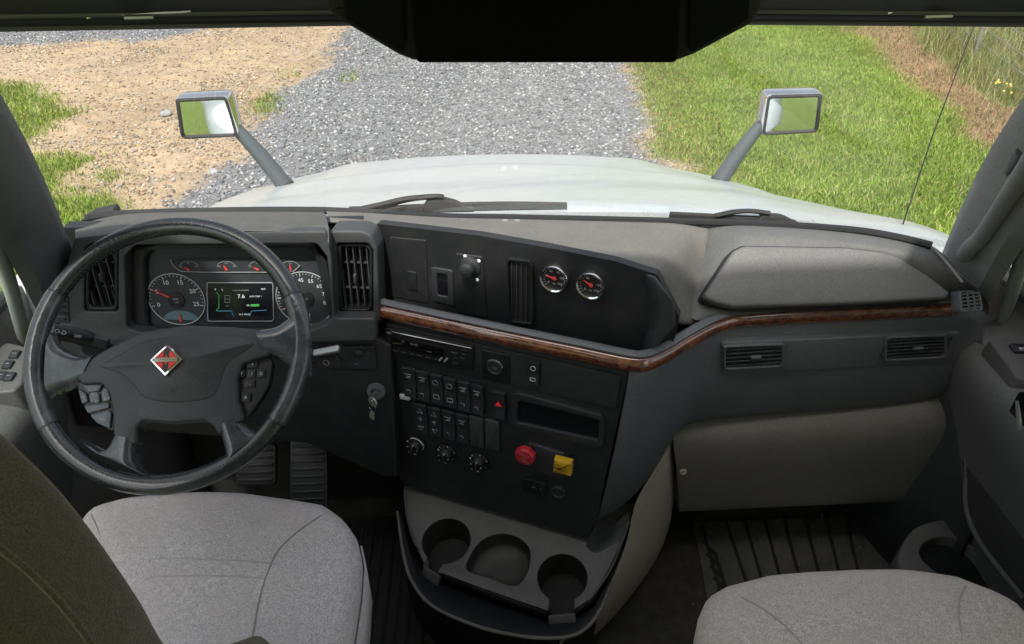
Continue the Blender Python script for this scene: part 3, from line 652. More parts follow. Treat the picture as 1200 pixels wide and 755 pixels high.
# left fender corner piece seen past the binnacle and antenna at right
fm = thing('cowl_flap', at_y(118, 250, 1.62), 'dark rubber flap standing at the left corner of the windshield', 'rubber flap')
MB().slab(Frame(at_y(118, 250, 1.62), (1, 0, 0), (0, 0, 1)), fillet(Frame(at_y(118, 250, 1.62), (1, 0, 0), (0, 0, 1)).pxs([(94, 258), (110, 248), (134, 243), (138, 250), (128, 262)]), 0.004), -0.02, 0.01, 0.003).build('flap', M_RUB, fm)
p0 = at_y(1052, 281, 1.58); p1 = at_y(1141, 33, 1.75)
an = thing('antenna', p0, 'thin black whip antenna leaning across the grass at right', 'antenna')
MB().tube([p0, p0.lerp(p1, 0.5) + Vector((-0.006, 0, 0)), p1 + (p1 - p0) * 0.1], [0.0022, 0.0018, 0.0012], 6).build('whip', M_BLACK, an)
MB().lathe(Frame(p0 + Vector((0, 0, -0.02)), (1, 0, 0), (0, 1, 0)), 0, 0, [(0.012, -0.03), (0.012, 0.0), (0.006, 0.02), (0.002, 0.03)], 12).build('base', M_RUB, an)

# ------------------------------------------------------------------ windshield, pillars, header
WL0, WL1 = at_y(86, 306, 1.40), at_y(0, 150, 1.12); WR0, WR1 = at_y(1110, 291, 1.40), at_y(1197, 158, 1.12)
def ws(s, t):   # s -1..1 across, t 0 base..1 top
    k = (s + 1) / 2; c = 1 - s * s
    b = WL0.lerp(WR0, k); q0 = Vector((b.x, b.y + 0.16 * c, b.z + 0.03 * c))
    a = WL0.lerp(WL1, t * 1.62) * (1 - k) + WR0.lerp(WR1, t * 1.62) * k
    return Vector((a.x, q0.y + (a.y - b.y) * (1 + 0.42 * c) + 0.03 * math.sin(math.pi * t), q0.z + (a.z - b.z) * (1 - 0.06 * c) + 0.02 * math.sin(math.pi * t)))
wsh = thing('windshield', (0, 1.5, 2.14), 'one piece curved windshield glass above the dashboard', 'windshield')
MB().grid([[ws(-1 + 2 * i / 24, j / 12) for i in range(25)] for j in range(13)]).build('glass', M_GLASS, wsh)
MB().tube(catmull([at_z(u, v, 2.170) for u, v in ((100, 256), (140, 251), (250, 247.5), (382, 247), (517, 254), (600, 255.5), (780, 259.5), (913, 264), (1000, 270), (1050, 278), (1092, 288))], 4), 0.009, 8).build('lower_seal', M_BLACK, wsh)
clip = MB()
for du in (-1, 1): clip.box(Frame(at_z(599 + du * 7, 259, 2.175), (1, 0, 0), (0, 0, 1)), 0, 0, 0.006, 0.012, 0.010, 0.008, 0.001)
clip.build('sensor_clip', M_SILVER, wsh)

def pillar(side, label):
    r = thing('pillar_trim', (side * 1.0, 1.4, 2.1), label, 'pillar')
    rows = []
    for k in range(17):
        t = -0.20 + 1.30 * k / 16
        e = ws(side, t)
        # cross section from glass edge round to door side
        w_ = 0.62 if side < 0 else 0.85
        sec = [(a_ * w_ if a_ > 0 else a_, b_) for a_, b_ in ((0.035, 0.030), (0.0, 0.012), (-0.004, -0.02), (0.012, -0.06), (0.035, -0.10 - 0.02 * (1 - t)), (0.075, -0.125), (0.10, -0.10), (0.12, -0.03))]
        rows.append([Vector((e.x + side * a, e.y + b * 0.81, e.z + b * 0.58 - 0.005)) for a, b in sec])
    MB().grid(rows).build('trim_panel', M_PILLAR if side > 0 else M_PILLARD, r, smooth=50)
    return r
pl = pillar(-1, 'dark padded pillar trim at the left of the windshield')
pr = pillar(1, 'grey padded pillar trim with a grab handle at the right')
# grab handle on the right pillar
gh = [at_y(1131, 300, 1.30), at_y(1137, 290, 1.28), at_y(1150, 278, 1.25), at_y(1166, 255, 1.20), at_y(1185, 225, 1.14), at_y(1205, 195, 1.08), at_y(1240, 135, 0.98)]
MB().tube(catmull(gh, 8), 0.016, 14).build('grab_handle', M_PILLAR, pr)
gh2 = [at_y(1141, 268, 1.30), at_y(1150, 256, 1.29), at_y(1164, 238, 1.25), at_y(1182, 210, 1.19), at_y(1202, 178, 1.12)]
MB().tube(catmull(gh2, 6), 0.014, 12).build('handle_bracket', mat('bracket_plastic', (0.05, 0.052, 0.055), 0.6, bump=0.3), pr)
MB().tube(catmull([at_z(1094, 291, 2.165), at_z(1108, 306, 2.16), at_z(1121, 322, 2.15), at_z(1128, 331, 2.145)], 5), 0.0028, 8).build('edge_wire', mat('edge_cable', (0.22, 0.20, 0.18), 0.6), pr)

hd = thing('windshield_header', (0, 0.85, 2.68), 'black header trim along the top of the windshield with a pale seal strip', 'header trim')
HF = Frame(at_y(600, 20, 0.84), (1, 0, 0), (0, -0.5, 1))
def hrow(vl, vm, vr, y_): return [at_y(u, vl + (vm - vl) * (1 - abs(u - 600) / 760.0) ** 1 if u < 600 else vr + (vm - vr) * (1 - abs(u - 600) / 760.0), y_ - 0.05 * ((u - 600) / 700) ** 2) for u in range(-160, 1361, 76)]
MB().grid([hrow(38, 25, 31, 0.86), hrow(33, 21, 27, 0.845)]).build('lower_seal', M_HEADL, hd, solid=0.004)
MB().grid([hrow(33, 21, 27, 0.846), hrow(25, 14, 21, 0.83), hrow(22, 11, 18, 0.825)]).build('trim_panel', M_HEAD, hd, solid=0.003)
MB().grid([hrow(23, 12, 19, 0.824), hrow(18, 8, 14.5, 0.818)]).build('light_strip', mat('header_strip', (0.15, 0.155, 0.15), 0.6), hd, solid=0.003)
MB().grid([hrow(18, 8, 14, 0.819), hrow(-14, -16, -16, 0.76), hrow(-60, -60, -60, 0.66)]).build('visor_panel', M_HEAD, hd, solid=0.003)
for (u0, u1, v0, v1) in ((102, 224, 20.5, 15), (1040, 1160, 14.5, 18)):
    P = [at_y(u0, v0, 0.80), at_y(u0 + 14, v0 - 3, 0.80), at_y(u1 - 12, v1 - 1, 0.80), at_y(u1, v1 - 2.5, 0.80)]
    MB().tube(P, 0.0018, 6).build('pull_wire', M_CHROME, hd)
    MB().tube([at_y(u0 + 44, (v0 + v1) / 2 + 3, 0.797), at_y(u1 - 44, (v0 + v1) / 2 + 2, 0.797)], 0.0022, 6).build('pull_tab', M_SILVER, hd)
oc = thing('overhead_console', (0, 0.7, 2.7), 'black overhead console hanging down over the middle of the windshield', 'overhead console')
OF = Frame(at_y(637, 40, 0.76), (1, 0, 0), (0, -0.15, 1))
o_out = fillet(OF.pxs([(377, -60), (384, 14), (398, 26), (466, 66), (484, 73), (795, 73), (814, 66), (882, 30), (893, 12), (897, -60)]), 0.006)
MB().slab(OF, o_out, -0.08, 0.0, 0.008).build('shell', M_HEAD, oc)
o_in = fillet(OF.pxs([(478, -50), (488, 70), (792, 70), (800, -50)]), 0.006)
MB().slab(OF, o_in, 0.0, 0.010, 0.004).build('cubby_door', mat('overhead_black', (0.003, 0.003, 0.0035), 0.7, spec=0.1), oc)
MB().slab(OF, fillet(OF.pxs([(400, -50), (404, 20), (474, 62), (474, -50)]), 0.006), 0.0, 0.006, 0.003).build('side_panel', mat('overhead_side', (0.007, 0.008, 0.009), 0.8, spec=0.15), oc)
MB().slab(OF, fillet(OF.pxs([(806, -50), (806, 62), (876, 22), (880, -50)]), 0.006), 0.0, 0.006, 0.003).build('side_panel', mat('overhead_side', (0.007, 0.008, 0.009), 0.8, spec=0.15), oc)

# roof lining out of view, added to block the sun; cab floor, firewall
def struct(o, label): return tag(o, label, None, None, 'structure')
M_LIN = mat('pale_bounce_cloth', (0.66, 0.64, 0.61), 0.9)  # kept pale to bounce light into the cab
struct(MB().slab(Frame((0, 0.0, 3.05), (1, 0, 0), (0, 1, 0)), rect(-1.12, -0.78, 1.12, 0.72), 0.0, 0.04).build('unseen_roof_lining', M_LIN), 'unseen pale cloth roof lining over the seats, added to block the sun')
struct(MB().slab(Frame((0, 0, 1.2), (1, 0, 0), (0, 1, 0)), rect(-1.08, -0.7, 1.08, 1.60), -0.05, 0.0).build('cab_floor', M_CARPET), 'dark floor of the truck cab')
struct(MB().slab(Frame((0, 1.60, 1.2), (1, 0, 0), (0, 0, 1)), [(-1.06, 0), (1.06, 0), (1.06, 0.66), (0.86, 0.84), (-0.86, 0.84), (-1.06, 0.66)], -0.03, 0.02).build('firewall', M_RUB), 'black front wall of the footwells')

struct(MB().slab(Frame((0, -0.75, 1.2), (1, 0, 0), (0, 0, 1)), rect(-1.12, 0, 1.12, 1.86), -0.04, 0.0).build('unseen_rear_wall', M_LIN), 'unseen pale cloth back wall behind the seats, added to cut light from behind')  # out of view, added to hold back light from behind
# ------------------------------------------------------------------ dashboard
dash = thing('dashboard', (0, 1.4, 1.6), 'grey and charcoal truck dashboard with wood strip, vents and gauges across the cab', 'dashboard')

# dash top over the centre: columns of (u, v, z) from windshield to pod lip
def colpts(lst): return [at_z(u, v, z_) for u, v, z_ in lst]
cols = []
for (ub, vb, um, vm, uf, vf, ul, vl) in (
        (382, 249, 385, 254, 387, 260, 388, 268), (440, 250, 442, 258, 444, 264, 446, 273), (517, 256, 512, 266, 507, 273, 504, 281),
        (600, 257, 590, 272, 580, 283, 575, 292), (680, 259, 668, 279, 656, 296, 650, 306), (735, 260, 724, 284, 712, 305, 706, 317), (772, 261, 762, 290, 748, 311, 742, 325)):
    cols.append([at_z(ub, vb - 4, 2.150), at_z(ub, vb, 2.180), at_z(um, vm, 2.196), at_z(uf, vf - 3, 2.210), at_z(uf, vf + 1, 2.206), at_z(ul, vl, 2.178), at_z(ul, vl, 2.178) + Vector((0.02, 0.07, 0.0))])
# shoulder that falls to the right, and the valley beyond it
cols.append([at_z(792, 257, 2.150), at_z(792, 261, 2.178), at_z(786, 292, 2.188), at_z(774, 315, 2.195), at_z(769, 322, 2.185), at_z(768, 342, 2.14), at_z(768, 342, 2.14) + Vector((-0.01, 0.06, 0.0))])
cols.append([at_z(808, 257, 2.150), at_z(808, 262, 2.172), at_z(803, 296, 2.165), at_z(794, 325, 2.150), at_z(791, 338, 2.135), at_z(786, 366, 2.095), at_z(786, 366, 2.095) + Vector((-0.02, 0.05, 0.0))])
cols.append([at_z(822, 258, 2.150), at_z(822, 262, 2.168), at_z(815, 300, 2.135), at_z(806, 334, 2.110), at_z(803, 352, 2.095), at_z(797, 386, 2.060), at_z(797, 386, 2.055) + Vector((-0.02, 0.03, -0.005))])
cols.append([at_z(835, 258, 2.150), at_z(835, 262, 2.166), at_z(824, 305, 2.118), at_z(815, 340, 2.085), at_z(813, 360, 2.070), at_z(808, 384, 2.054), at_z(808, 384, 2.045) + Vector((-0.01, 0.02, -0.005))])
cols.append([at_z(846, 258, 2.140), at_z(848, 262, 2.155), at_z(836, 305, 2.106), at_z(824, 340, 2.072), at_z(822, 360, 2.058), at_z(816, 384, 2.044), at_z(816, 384, 2.035) + Vector((-0.01, 0.02, -0.005))])
MB().grid(cols).build('dash_top', M_DASHTOP, dash, subsurf=2)
# passenger side top: raised rim round the storage lid
M_RIM = mat('rim_plastic', (0.105, 0.107, 0.108), 0.6, bump=0.5, bscale=600, var=0.08, dust=0.12, vscale=5)
rimcols = [colpts([(820, 259, 2.140), (822, 263, 2.158), (824, 285, 2.135), (818, 315, 2.103), (806, 345, 2.078), (798, 372, 2.056)])]
for row in (
        [(834, 259, 2.150), (836, 263, 2.168), (838, 285, 2.150), (832, 315, 2.118), (818, 345, 2.088), (808, 370, 2.064)],
        [(862, 260, 2.150), (862, 264, 2.172), (862, 270, 2.180), (850, 300, 2.140), (826, 346, 2.090), (815, 377, 2.058)],
        [(880, 261, 2.150), (880, 265, 2.176), (876, 272, 2.186), (866, 290, 2.160), (846, 362, 2.085), (834, 374, 2.056)],
        [(940, 264, 2.150), (940, 268, 2.176), (936, 276, 2.184), (936, 291, 2.160), (900, 360, 2.080), (892, 365, 2.056)],
        [(1010, 271, 2.150), (1010, 275, 2.174), (1002, 283, 2.182), (1000, 295, 2.158), (980, 357, 2.080), (976, 362, 2.056)],
        [(1060, 280, 2.150), (1060, 284, 2.172), (1050, 292, 2.178), (1053, 306, 2.150), (1060, 353, 2.080), (1060, 358, 2.056)],
        [(1090, 287, 2.150), (1090, 291, 2.168), (1090, 303, 2.165), (1085, 320, 2.135), (1110, 349, 2.080), (1114, 354, 2.056)],
        [(1096, 290, 2.148), (1098, 297, 2.160), (1106, 315, 2.145), (1113, 330, 2.115), (1120, 348, 2.078), (1122, 353, 2.056)],
        [(1108, 300, 2.140), (1116, 312, 2.150), (1128, 325, 2.135), (1146, 338, 2.105), (1151, 350, 2.075), (1152, 362, 2.045)],
        [(1120, 312, 2.13), (1132, 326, 2.13), (1146, 340, 2.115), (1158, 352, 2.085), (1160, 362, 2.06), (1158, 372, 2.03)]):
    rimcols.append(colpts(row))
MB().grid(rimcols).build('dash_rim', M_RIM, dash, subsurf=2)
# storage lid, proud of the rim
LP = [at_z(822, 349, 2.100), at_z(1111, 346, 2.098), at_z(930, 291, 2.172)]
LF = Frame(LP[0], LP[1] - LP[0], LP[2] - LP[0])
lid = fillet(LF.pxs([(821, 350), (838, 357), (858, 361.5), (1000, 357), (1104, 351), (1110, 345), (1085, 325), (1050, 303), (1030, 297), (990, 292), (870, 290), (858, 296)]), 0.012)
MB().slab(LF, [((a - 0.245) * 1.018 + 0.245, (b - 0.05) * 1.05 + 0.05) for a, b in lid], -0.05, 0.006, 0.004).build('lid_gap', M_BLACK, dash)
MB().slab(LF, lid, -0.05, 0.014, 0.008, dome=0.004).build('storage_lid', M_LID, dash, label='large smooth grey lid on the passenger side')

# wood strip, lip above it
TP = catmull([at_z(u, v, ZT) for u, v in TRIM_PX], 8)
def sweep(path, sec, z0=0.0):
    rows = []
    for i, p in enumerate(path):
        t = path[min(len(path) - 1, i + 1)] - path[max(0, i - 1)]; t.z = 0; t.normalize(); nn = Vector((t.y, -t.x, 0))
        rows.append([Vector((p.x, p.y, p.z)) + nn * a + Vector((0, 0, b)) for a, b in sec])
    return rows
MB().grid(sweep(TP, [(-0.01, 0.0165), (0.004, 0.0165), (0.010, 0.012), (0.013, 0.003), (0.013, -0.006), (0.008, -0.015), (0.0, -0.018), (-0.01, -0.018)])).build('wood_trim', M_WOOD, dash, smooth=50, label='glossy red brown burl wood strip')
MB().grid(sweep(TP, [(-0.004, 0.0150), (0.006, 0.0175), (0.007, 0.022), (0.001, 0.0265), (-0.006, 0.0275), (-0.011, 0.024), (-0.013, -0.01)])).build('upper_lip', M_PASS, dash, smooth=60)
e = TP[0]; MB().slab(Frame(e, PS.ax, PS.ay), rect(-0.004, -0.02, 0.002, 0.02), -0.02, 0.014, 0.002).build('trim_end_cap', M_DASH, dash)

# side face from the stack corner to the passenger end
topc = [(738, 436), (752, 438), (768, 432), (786, 421), (806, 408), (832, 394), (858, 386), (890, 382), (950, 379), (1030, 375), (1116, 370), (1140, 368), (1153, 366)]
botc = [(700, 610, 1.15), (712, 606, 1.155), (728, 597, 1.17), (748, 578, 1.19), (765, 556, 1.215), (782, 528, 1.24), (793, 506, 1.26), (806, 494, 1.275), (880, 487, 1.285), (980, 480, 1.295), (1060, 474, 1.30), (1110, 466, 1.305), (1140, 440, 1.31)]
rows = []
for (a, b) in zip(topc, botc):
    T = at_z(a[0], a[1], 2.022); B = at_y(*b); bul = Vector((0, -0.012, 0))
    rows.append([T + Vector((0, 0.02, 0.003)), T] + [T.lerp(B, k) + bul * math.sin(math.pi * k) for k in (0.1, 0.25, 0.4, 0.55, 0.7, 0.85)] + [B, B + Vector((0, 0.012, -0.012)), B + Vector((0.0, 0.08, 0.0))])
MB().grid(rows).build('lower_face', M_PASS, dash, subsurf=1)
# passenger vents on a plane just proud of that face
Ta = at_z(862, 386, 2.022); Tb = at_z(1100, 371, 2.022); Bm = at_y(980, 480, 1.295)
PP = Frame(Ta + Vector((0, -0.014, 0)), Tb - Ta, Vector((0, (Ta.y + Tb.y) / 2 - Bm.y, 2.022 - Bm.z)))
MB().slab(PP, fillet(PP.pxs([(846, 437), (1118, 425), (1124, 388), (918, 398), (845, 401)]), 0.008), -0.02, 0.0035, 0.003).build('vent_band', M_PASS, dash)
def hvent(corners, nsl, label=None):
    F = PP; o = fillet(F.pxs(corners), 0.007); o = o if area(o) > 0 else o[::-1]
    v = MB().frame(F, o, inset(o, 0.006), -0.01, 0.010, 0.003, 64).build('air_vent', M_PASS, dash, label=label)
    MB().slab(F, inset(o, 0.003), -0.03, 0.0045).build('vent_well', M_BLACK, v)
    a0 = min(p[0] for p in o) + 0.007; a1 = max(p[0] for p in o) - 0.007; b0 = min(p[1] for p in o) + 0.008; b1 = max(p[1] for p in o) - 0.008
    ang = math.atan2(o[len(o) // 4][1] - o[0][1], 1) * 0
    for k in range(nsl):
        b = b0 + (b1 - b0) * (k + 0.5) / nsl; MB().box(F, (a0 + a1) / 2, b, 0.0065, a1 - a0, 0.0035, 0.004, 0.001).build('slat', M_STACK if False else M_DASH, v)
    for q in (0.22, 0.78): MB().box(F, a0 + (a1 - a0) * q, (b0 + b1) / 2, 0.005, 0.0022, b1 - b0, 0.004).build('fin', M_DASH, v)
    MB().box(F, (a0 + a1) / 2 + 0.003, (b0 + b1) / 2, 0.0105, 0.022, 0.007, 0.008, 0.002).build('vent_tab', M_SILVER if False else M_PASS, v)
hvent([(846, 431), (917, 427.5), (918, 399.5), (846, 402.5)], 5)
hvent([(1034, 421), (1107, 417), (1108, 389), (1035, 392)], 6)
# corner defroster vent, upright at the far right
EF = Frame(at_z(1137, 354, 2.085) + Vector((-0.004, -0.012, 0.0)), (1, 0.15, 0), (0.12, 0.75, 1))
o = fillet(EF.pxs([(1124, 366), (1150, 364), (1147, 345), (1138, 341), (1122, 341)]), 0.005); o = o if area(o) > 0 else o[::-1]
ev = MB().frame(EF, o, inset(o, 0.0035), -0.02, 0.006, 0.002, 48).build('corner_vent', M_PASS, dash)
MB().slab(EF, inset(o, 0.002), -0.02, 0.001).build('vent_well', M_BLACK, ev)
for k in range(1, 6):
    a0 = min(p[0] for p in o) + 0.002; a1 = max(p[0] for p in o) - 0.002; b0 = min(p[1] for p in o); b1 = max(p[1] for p in o)
    MB().box(EF, (a0 + a1) / 2, b0 + (b1 - b0) * k / 6, 0.004, (a1 - a0), 0.0028, 0.003).build('slat', M_TRAY, ev)
for q in (0.36, 0.66): MB().box(EF, a0 + (a1 - a0) * q, (b0 + b1) / 2, 0.004, 0.003, (b1 - b0) * 0.9, 0.003).build('fin', M_TRAY, ev)

# tan knee panel below the passenger face
rows = []
for (tu, tv, mu, mv, bu, bv) in ((790, 492, 788, 520, 797, 606), (850, 488, 850, 515, 850, 604), (930, 482, 930, 510, 920, 600), (1010, 476, 1012, 506, 1000, 597), (1110, 466, 1112, 498, 1100, 592)):
    t0 = at_y(tu, tv - 8, 1.335); m0 = at_y(mu, mv, 1.270); m1 = at_y((mu + bu) / 2, (mv * 0.75 + bv * 0.25), 1.272); b0_ = at_y(bu, bv - 4, 1.30)
    rows.append([t0, at_y(tu, tv + 6, 1.300), m0, m1, m1.lerp(b0_, 0.5), b0_, b0_ + Vector((0, 0.01, -0.008)), b0_ + Vector((0, 0.16, 0.0))])
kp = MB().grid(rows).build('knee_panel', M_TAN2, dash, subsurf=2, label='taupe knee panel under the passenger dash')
sc_ = at_y(801, 554, 1.2725); MB().lathe(Frame(sc_, (1, 0, 0), (0, 0, 1)), 0, 0, [(0.009, -0.004), (0.008, 0.001), (0.005, 0.001), (0.004, -0.002), (0.0001, -0.002)], 16).build('screw', M_TAN, kp)

# ---------------- binnacle on the driver side
bt = []
for (ub, vb, um, vm, uf, vf, ul, vl) in ((92, 262, 88, 268, 88, 276, 90, 290), (112, 256, 108, 262, 108, 268, 108, 282), (145, 250, 142, 256, 142, 266, 143, 278), (200, 248.5, 198, 254, 196, 264, 195, 276), (270, 248, 268, 253, 268, 263, 268, 275), (340, 248, 340, 253, 340, 263, 340, 276), (372, 248.5, 374, 254, 375, 264, 376, 280), (380, 249, 383, 256, 385, 268, 386, 296)):
    e = 0.030 if ub < 125 else 0.0
    bt.append([at_z(ub, vb, 2.16 - e), at_z(ub, vb + 0.5, 2.190 - e), at_z(um, vm, 2.222 - e), at_z(uf, vf - 2, 2.243 - e), at_z(uf, vf + 2, 2.240 - e), at_y(ul, vl, 1.288), at_y(ul, vl, 1.288) + Vector((0, 0.06, -0.004))])
MB().grid(bt).build('binnacle_top', M_BIN, dash, subsurf=2)
out_b = PF.pxs([(70, 386), (75, 345), (82, 300), (90, 278), (140, 272), (383, 270), (389, 300), (392, 372), (440, 372), (442, 398), (300, 402), (160, 404), (72, 400)])
cl_in = fillet(PF.pxs([(150, 384), (147, 300), (160, 286), (372, 284), (384, 300), (391, 368), (386, 378), (352, 392), (182, 392)]), 0.012)
v_in = fillet(PF.pxs([(100, 364), (100, 290), (108, 284), (134, 284), (140, 290), (140, 364)]), 0.008)
MB().plate(PF, [fillet(out_b, 0.010), cl_in, v_in], -0.03, 0.006, 0.003).build('instrument_bezel', M_DASH, dash)
MB().slab(Frame((-0.62, 1.42, 2.1), (1, 0, 0), (0, 0, 1)), rect(-0.36, -0.12, 0.26, 0.10), -0.04, -0.01).build('bezel_back', M_BLACK, dash)
# air vent left of the cluster and the taller one right of it
def vvent(F, pxs_, nsl, c=0.0, knob=True, rim=0.007):
    o = fillet(F.pxs(pxs_, c), 0.008); o = o if area(o) > 0 else o[::-1]
    v = MB().frame(F, o, inset(o, rim), c - 0.03, c + 0.004, 0.003, 64).build('air_vent', M_BLACK, dash)
    MB().slab(F, inset(o, 0.004), c - 0.035, c - 0.022).build('vent_well', M_GLOSSB, v)
    a0 = min(p[0] for p in o) + rim; a1 = max(p[0] for p in o) - rim; b0 = min(p[1] for p in o) + rim; b1 = max(p[1] for p in o) - rim
    for k in range(nsl):
        a = a0 + (a1 - a0) * (k + 0.5) / nsl; MB().box(F, a, (b0 + b1) / 2, c - 0.010, 0.0022, b1 - b0, 0.014).build('slat', M_DASH, v)
    for q in (0.3, 0.7): MB().box(F, (a0 + a1) / 2, b0 + (b1 - b0) * q, c - 0.017, a1 - a0, 0.003, 0.006).build('fin', M_DASH, v)
    if knob: MB().box(F, (a0 + a1) / 2, (b0 + b1) / 2, c + 0.001, 0.006, 0.018, 0.012, 0.002).build('vent_tab', M_DASH, v)
    return v
vvent(PF, [(101, 363), (101, 290), (109, 285), (133, 285), (139, 291), (139, 363)], 5, 0.0)
# housing between cluster and pod
VH = Frame(at_z(415, 320, 2.12) + Vector((0, -0.02, 0)), (1, -0.12, 0), (0, 0.10, 1))
vh_o = fillet(VH.pxs([(388, 374), (387, 269), (425, 269), (436, 274), (443, 290), (446, 376)]), 0.008)
vh_i = fillet(VH.pxs([(396, 366), (395, 284), (432, 284), (438, 292), (438, 366)]), 0.006)
MB().frame(VH, vh_o, vh_i, -0.05, 0.008, 0.005, 120, cin=-0.03).build('vent_housing', M_DASH, dash)
vvent(VH, [(397, 365), (396, 285), (431, 285), (437, 292), (437, 365)], 5, -0.004)
# small edge vent at the left end
vs_ = MB().slab(PF, fillet(PF.pxs([(64, 376), (66, 346), (82, 344), (84, 376)]), 0.003), 0.0, 0.010, 0.003).build('edge_vent', M_DASH, dash)
for k in range(4):
    a, b = PF.px(74, 350 + k * 7); MB().box(PF, a, b, 0.0115, 0.022, 0.004, 0.004).build('slat', M_BLACK, vs_)

# ---------------- instrument cluster
cf = MB().slab(PC, fillet(PC.pxs([(140, 396), (138, 284), (166, 276), (372, 276), (396, 296), (398, 392)]), 0.015), -0.012, -0.002, 0.002).build('cluster_face', M_DIAL, dash)
MB().frame(PC, fillet(PC.pxs([(144, 396), (141, 286), (372, 278), (396, 380), (390, 396)]), 0.015), fillet(PC.pxs([(176, 384), (173, 302), (182, 290), (362, 290), (378, 304), (390, 366), (384, 376), (362, 386)]), 0.012), -0.004, 0.012, 0.010, 96, cin=-0.003).build('cluster_surround', M_BLACK, cf)
def ring(F, a, b, r, wdt, c, m, name, parent, arc=(0, 2 * math.pi), n=48):
    mb = MB(); k = n
    P = [F.w(a + r * math.cos(arc[0] + (arc[1] - arc[0]) * i / k), b + r * math.sin(arc[0] + (arc[1] - arc[0]) * i / k), c) for i in range(k + (0 if arc[1] - arc[0] > 6.28 else 1))]
    return mb.tube(P, wdt, 6, closed=arc[1] - arc[0] > 6.28).build(name, m, parent)
def dial(u, v, rpx, labels, a_from, a_to, nticks, needle, tsize, hub=0.3, sub=True, skip=()):
    a, b = PC.px(u, v); a2, _ = PC.px(u + rpx, v); r = a2 - a
    g = MB().slab(PC, circ(a, b, r, 48), -0.002, 0.0005).build('dial', M_DIAL, dash)
    MB().slab(PC, circ(a, b, r * hub, 32), 0.0, 0.004, 0.0015).build('dial_hub', M_DIAL2, g)
    ring(PC, a, b, r, 0.0011, 0.001, M_GREYP, 'dial_ring', g)
    t = MB(); n = len(labels)
    for i, s in enumerate(labels):
        if s is None: continue
        an_ = a_from + (a_to - a_from) * i / (n - 1); t.text(PC, s, a + math.cos(an_) * r * 0.70, b + math.sin(an_) * r * 0.70, tsize, 0.001)
    t.build('numerals', M_WHITE, g, smooth=0, fixn=False)
    k = MB()
    for i in range(nticks):
        an_ = a_from + (a_to - a_from) * i / (nticks - 1); big = i % ((nticks - 1) // (n - 1)) == 0; r0 = 0.84 if big else 0.89
        p0_ = PC.w(a + math.cos(an_) * r * r0, b + math.sin(an_) * r * r0, 0.001); p1_ = PC.w(a + math.cos(an_) * r * 0.95, b + math.sin(an_) * r * 0.95, 0.001); k.tube([p0_, p1_], 0.0007 if big else 0.0004, 4)
    k.build('tick_marks', M_WHITE, g)
    if needle is not None: MB().tube([PC.w(a + math.cos(needle) * r * 0.25, b + math.sin(needle) * r * 0.25, 0.005), PC.w(a + math.cos(needle) * r * 0.85, b + math.sin(needle) * r * 0.85, 0.005)], [0.0016, 0.0007], 6).build('needle', M_NEEDLE, g)
    return g, a, b, r
g1, a1_, b1_, r1_ = dial(207, 351, 33, ['0', '5', '10', '15', '20', '25'], R(196), R(-16), 26, R(150), 0.0135)
f_ = MB().slab(PC, [(a1_ + r1_ * 0.62 * math.cos(t), b1_ - r1_ * 0.80 + r1_ * 0.36 * math.sin(t)) for t in [R(d) for d in range(-5, 190, 13)]], 0.0, 0.0012).build('fluid_gauge', M_BLUE, g1)
MB().tube([PC.w(a1_, b1_ - r1_ * 0.86, 0.003), PC.w(a1_, b1_ - r1_ * 0.55, 0.003)], [0.0026, 0.0008], 6).build('needle', M_NEEDLE, g1)
MB().text(PC, 'RPM', a1_, b1_ + 0.002, 0.006, 0.0046).text(PC, 'x100', a1_, b1_ - 0.005, 0.0045, 0.0046).build('hub_print', M_GREYP, g1, smooth=0, fixn=False)
g2, a2_, b2_, r2_ = dial(358, 350, 34, ['5', '15', '25', '35', '45', '55', '65', '75', '85'], R(205), R(-14), 33, R(205), 0.0115)
MB().text(PC, 'MPH', a2_, b2_ + 0.001, 0.006, 0.0046).build('hub_print', M_GREYP, g2, smooth=0, fixn=False)
MB().tube([PC.w(a2_ + 0.003, b2_ - r2_ * 0.84, 0.003), PC.w(a2_ + 0.005, b2_ - r2_ * 0.55, 0.003)], [0.002, 0.0008], 6).build('needle', M_GREYP, g2)
# upper gauge strip
so = fillet(PC.pxs([(198, 317), (205, 306), (215, 303), (336, 303), (350, 308), (352, 314), (345, 319), (212, 319)]), 0.006)
so = so if area(so) > 0 else so[::-1]
us = MB().slab(PC, so, -0.001, 0.0006).build('gauge_strip', M_DIAL, dash)
MB().tube([PC.w(*PC.px(u, v), 0.001) for u, v in ((200, 304), (203, 311), (212, 318), (240, 319), (330, 319), (344, 318), (352, 311))], 0.0007, 5).build('strip_line', M_GREYP, us)
nd = MB(); pr_ = MB()
for (uu, k, s1, s2, s3) in ((222, 150, '60', '90', '120'), (266, 120, '100', '175', '250'), (303, 150, '50', '100', '150'), (341, 95, 'E', '1/2', 'F')):
    a, b = PC.px(uu, 314)
    for i, s in enumerate((s1, s2, s3)):
        an_ = R(160 - 70 * i); pr_.text(PC, s, a + math.cos(an_) * 0.017, b + math.sin(an_) * 0.0105, 0.0055, 0.0012)
    P = [PC.w(a, b - 0.004, 0.003), PC.w(a + math.cos(R(k)) * 0.010, b - 0.004 + math.sin(R(k)) * 0.012, 0.003)]
    MB().tube(P, [0.0024, 0.001], 6).build('needle', M_NEEDLE, us)
    P = [PC.w(a + 0.022 * math.cos(R(t)), b - 0.006 + 0.021 * math.sin(R(t)), 0.001) for t in range(30, 151, 15)]; pr_.tube(P, 0.0004, 4)
pr_.build('gauge_print', M_GREYP, us, smooth=0, fixn=False)
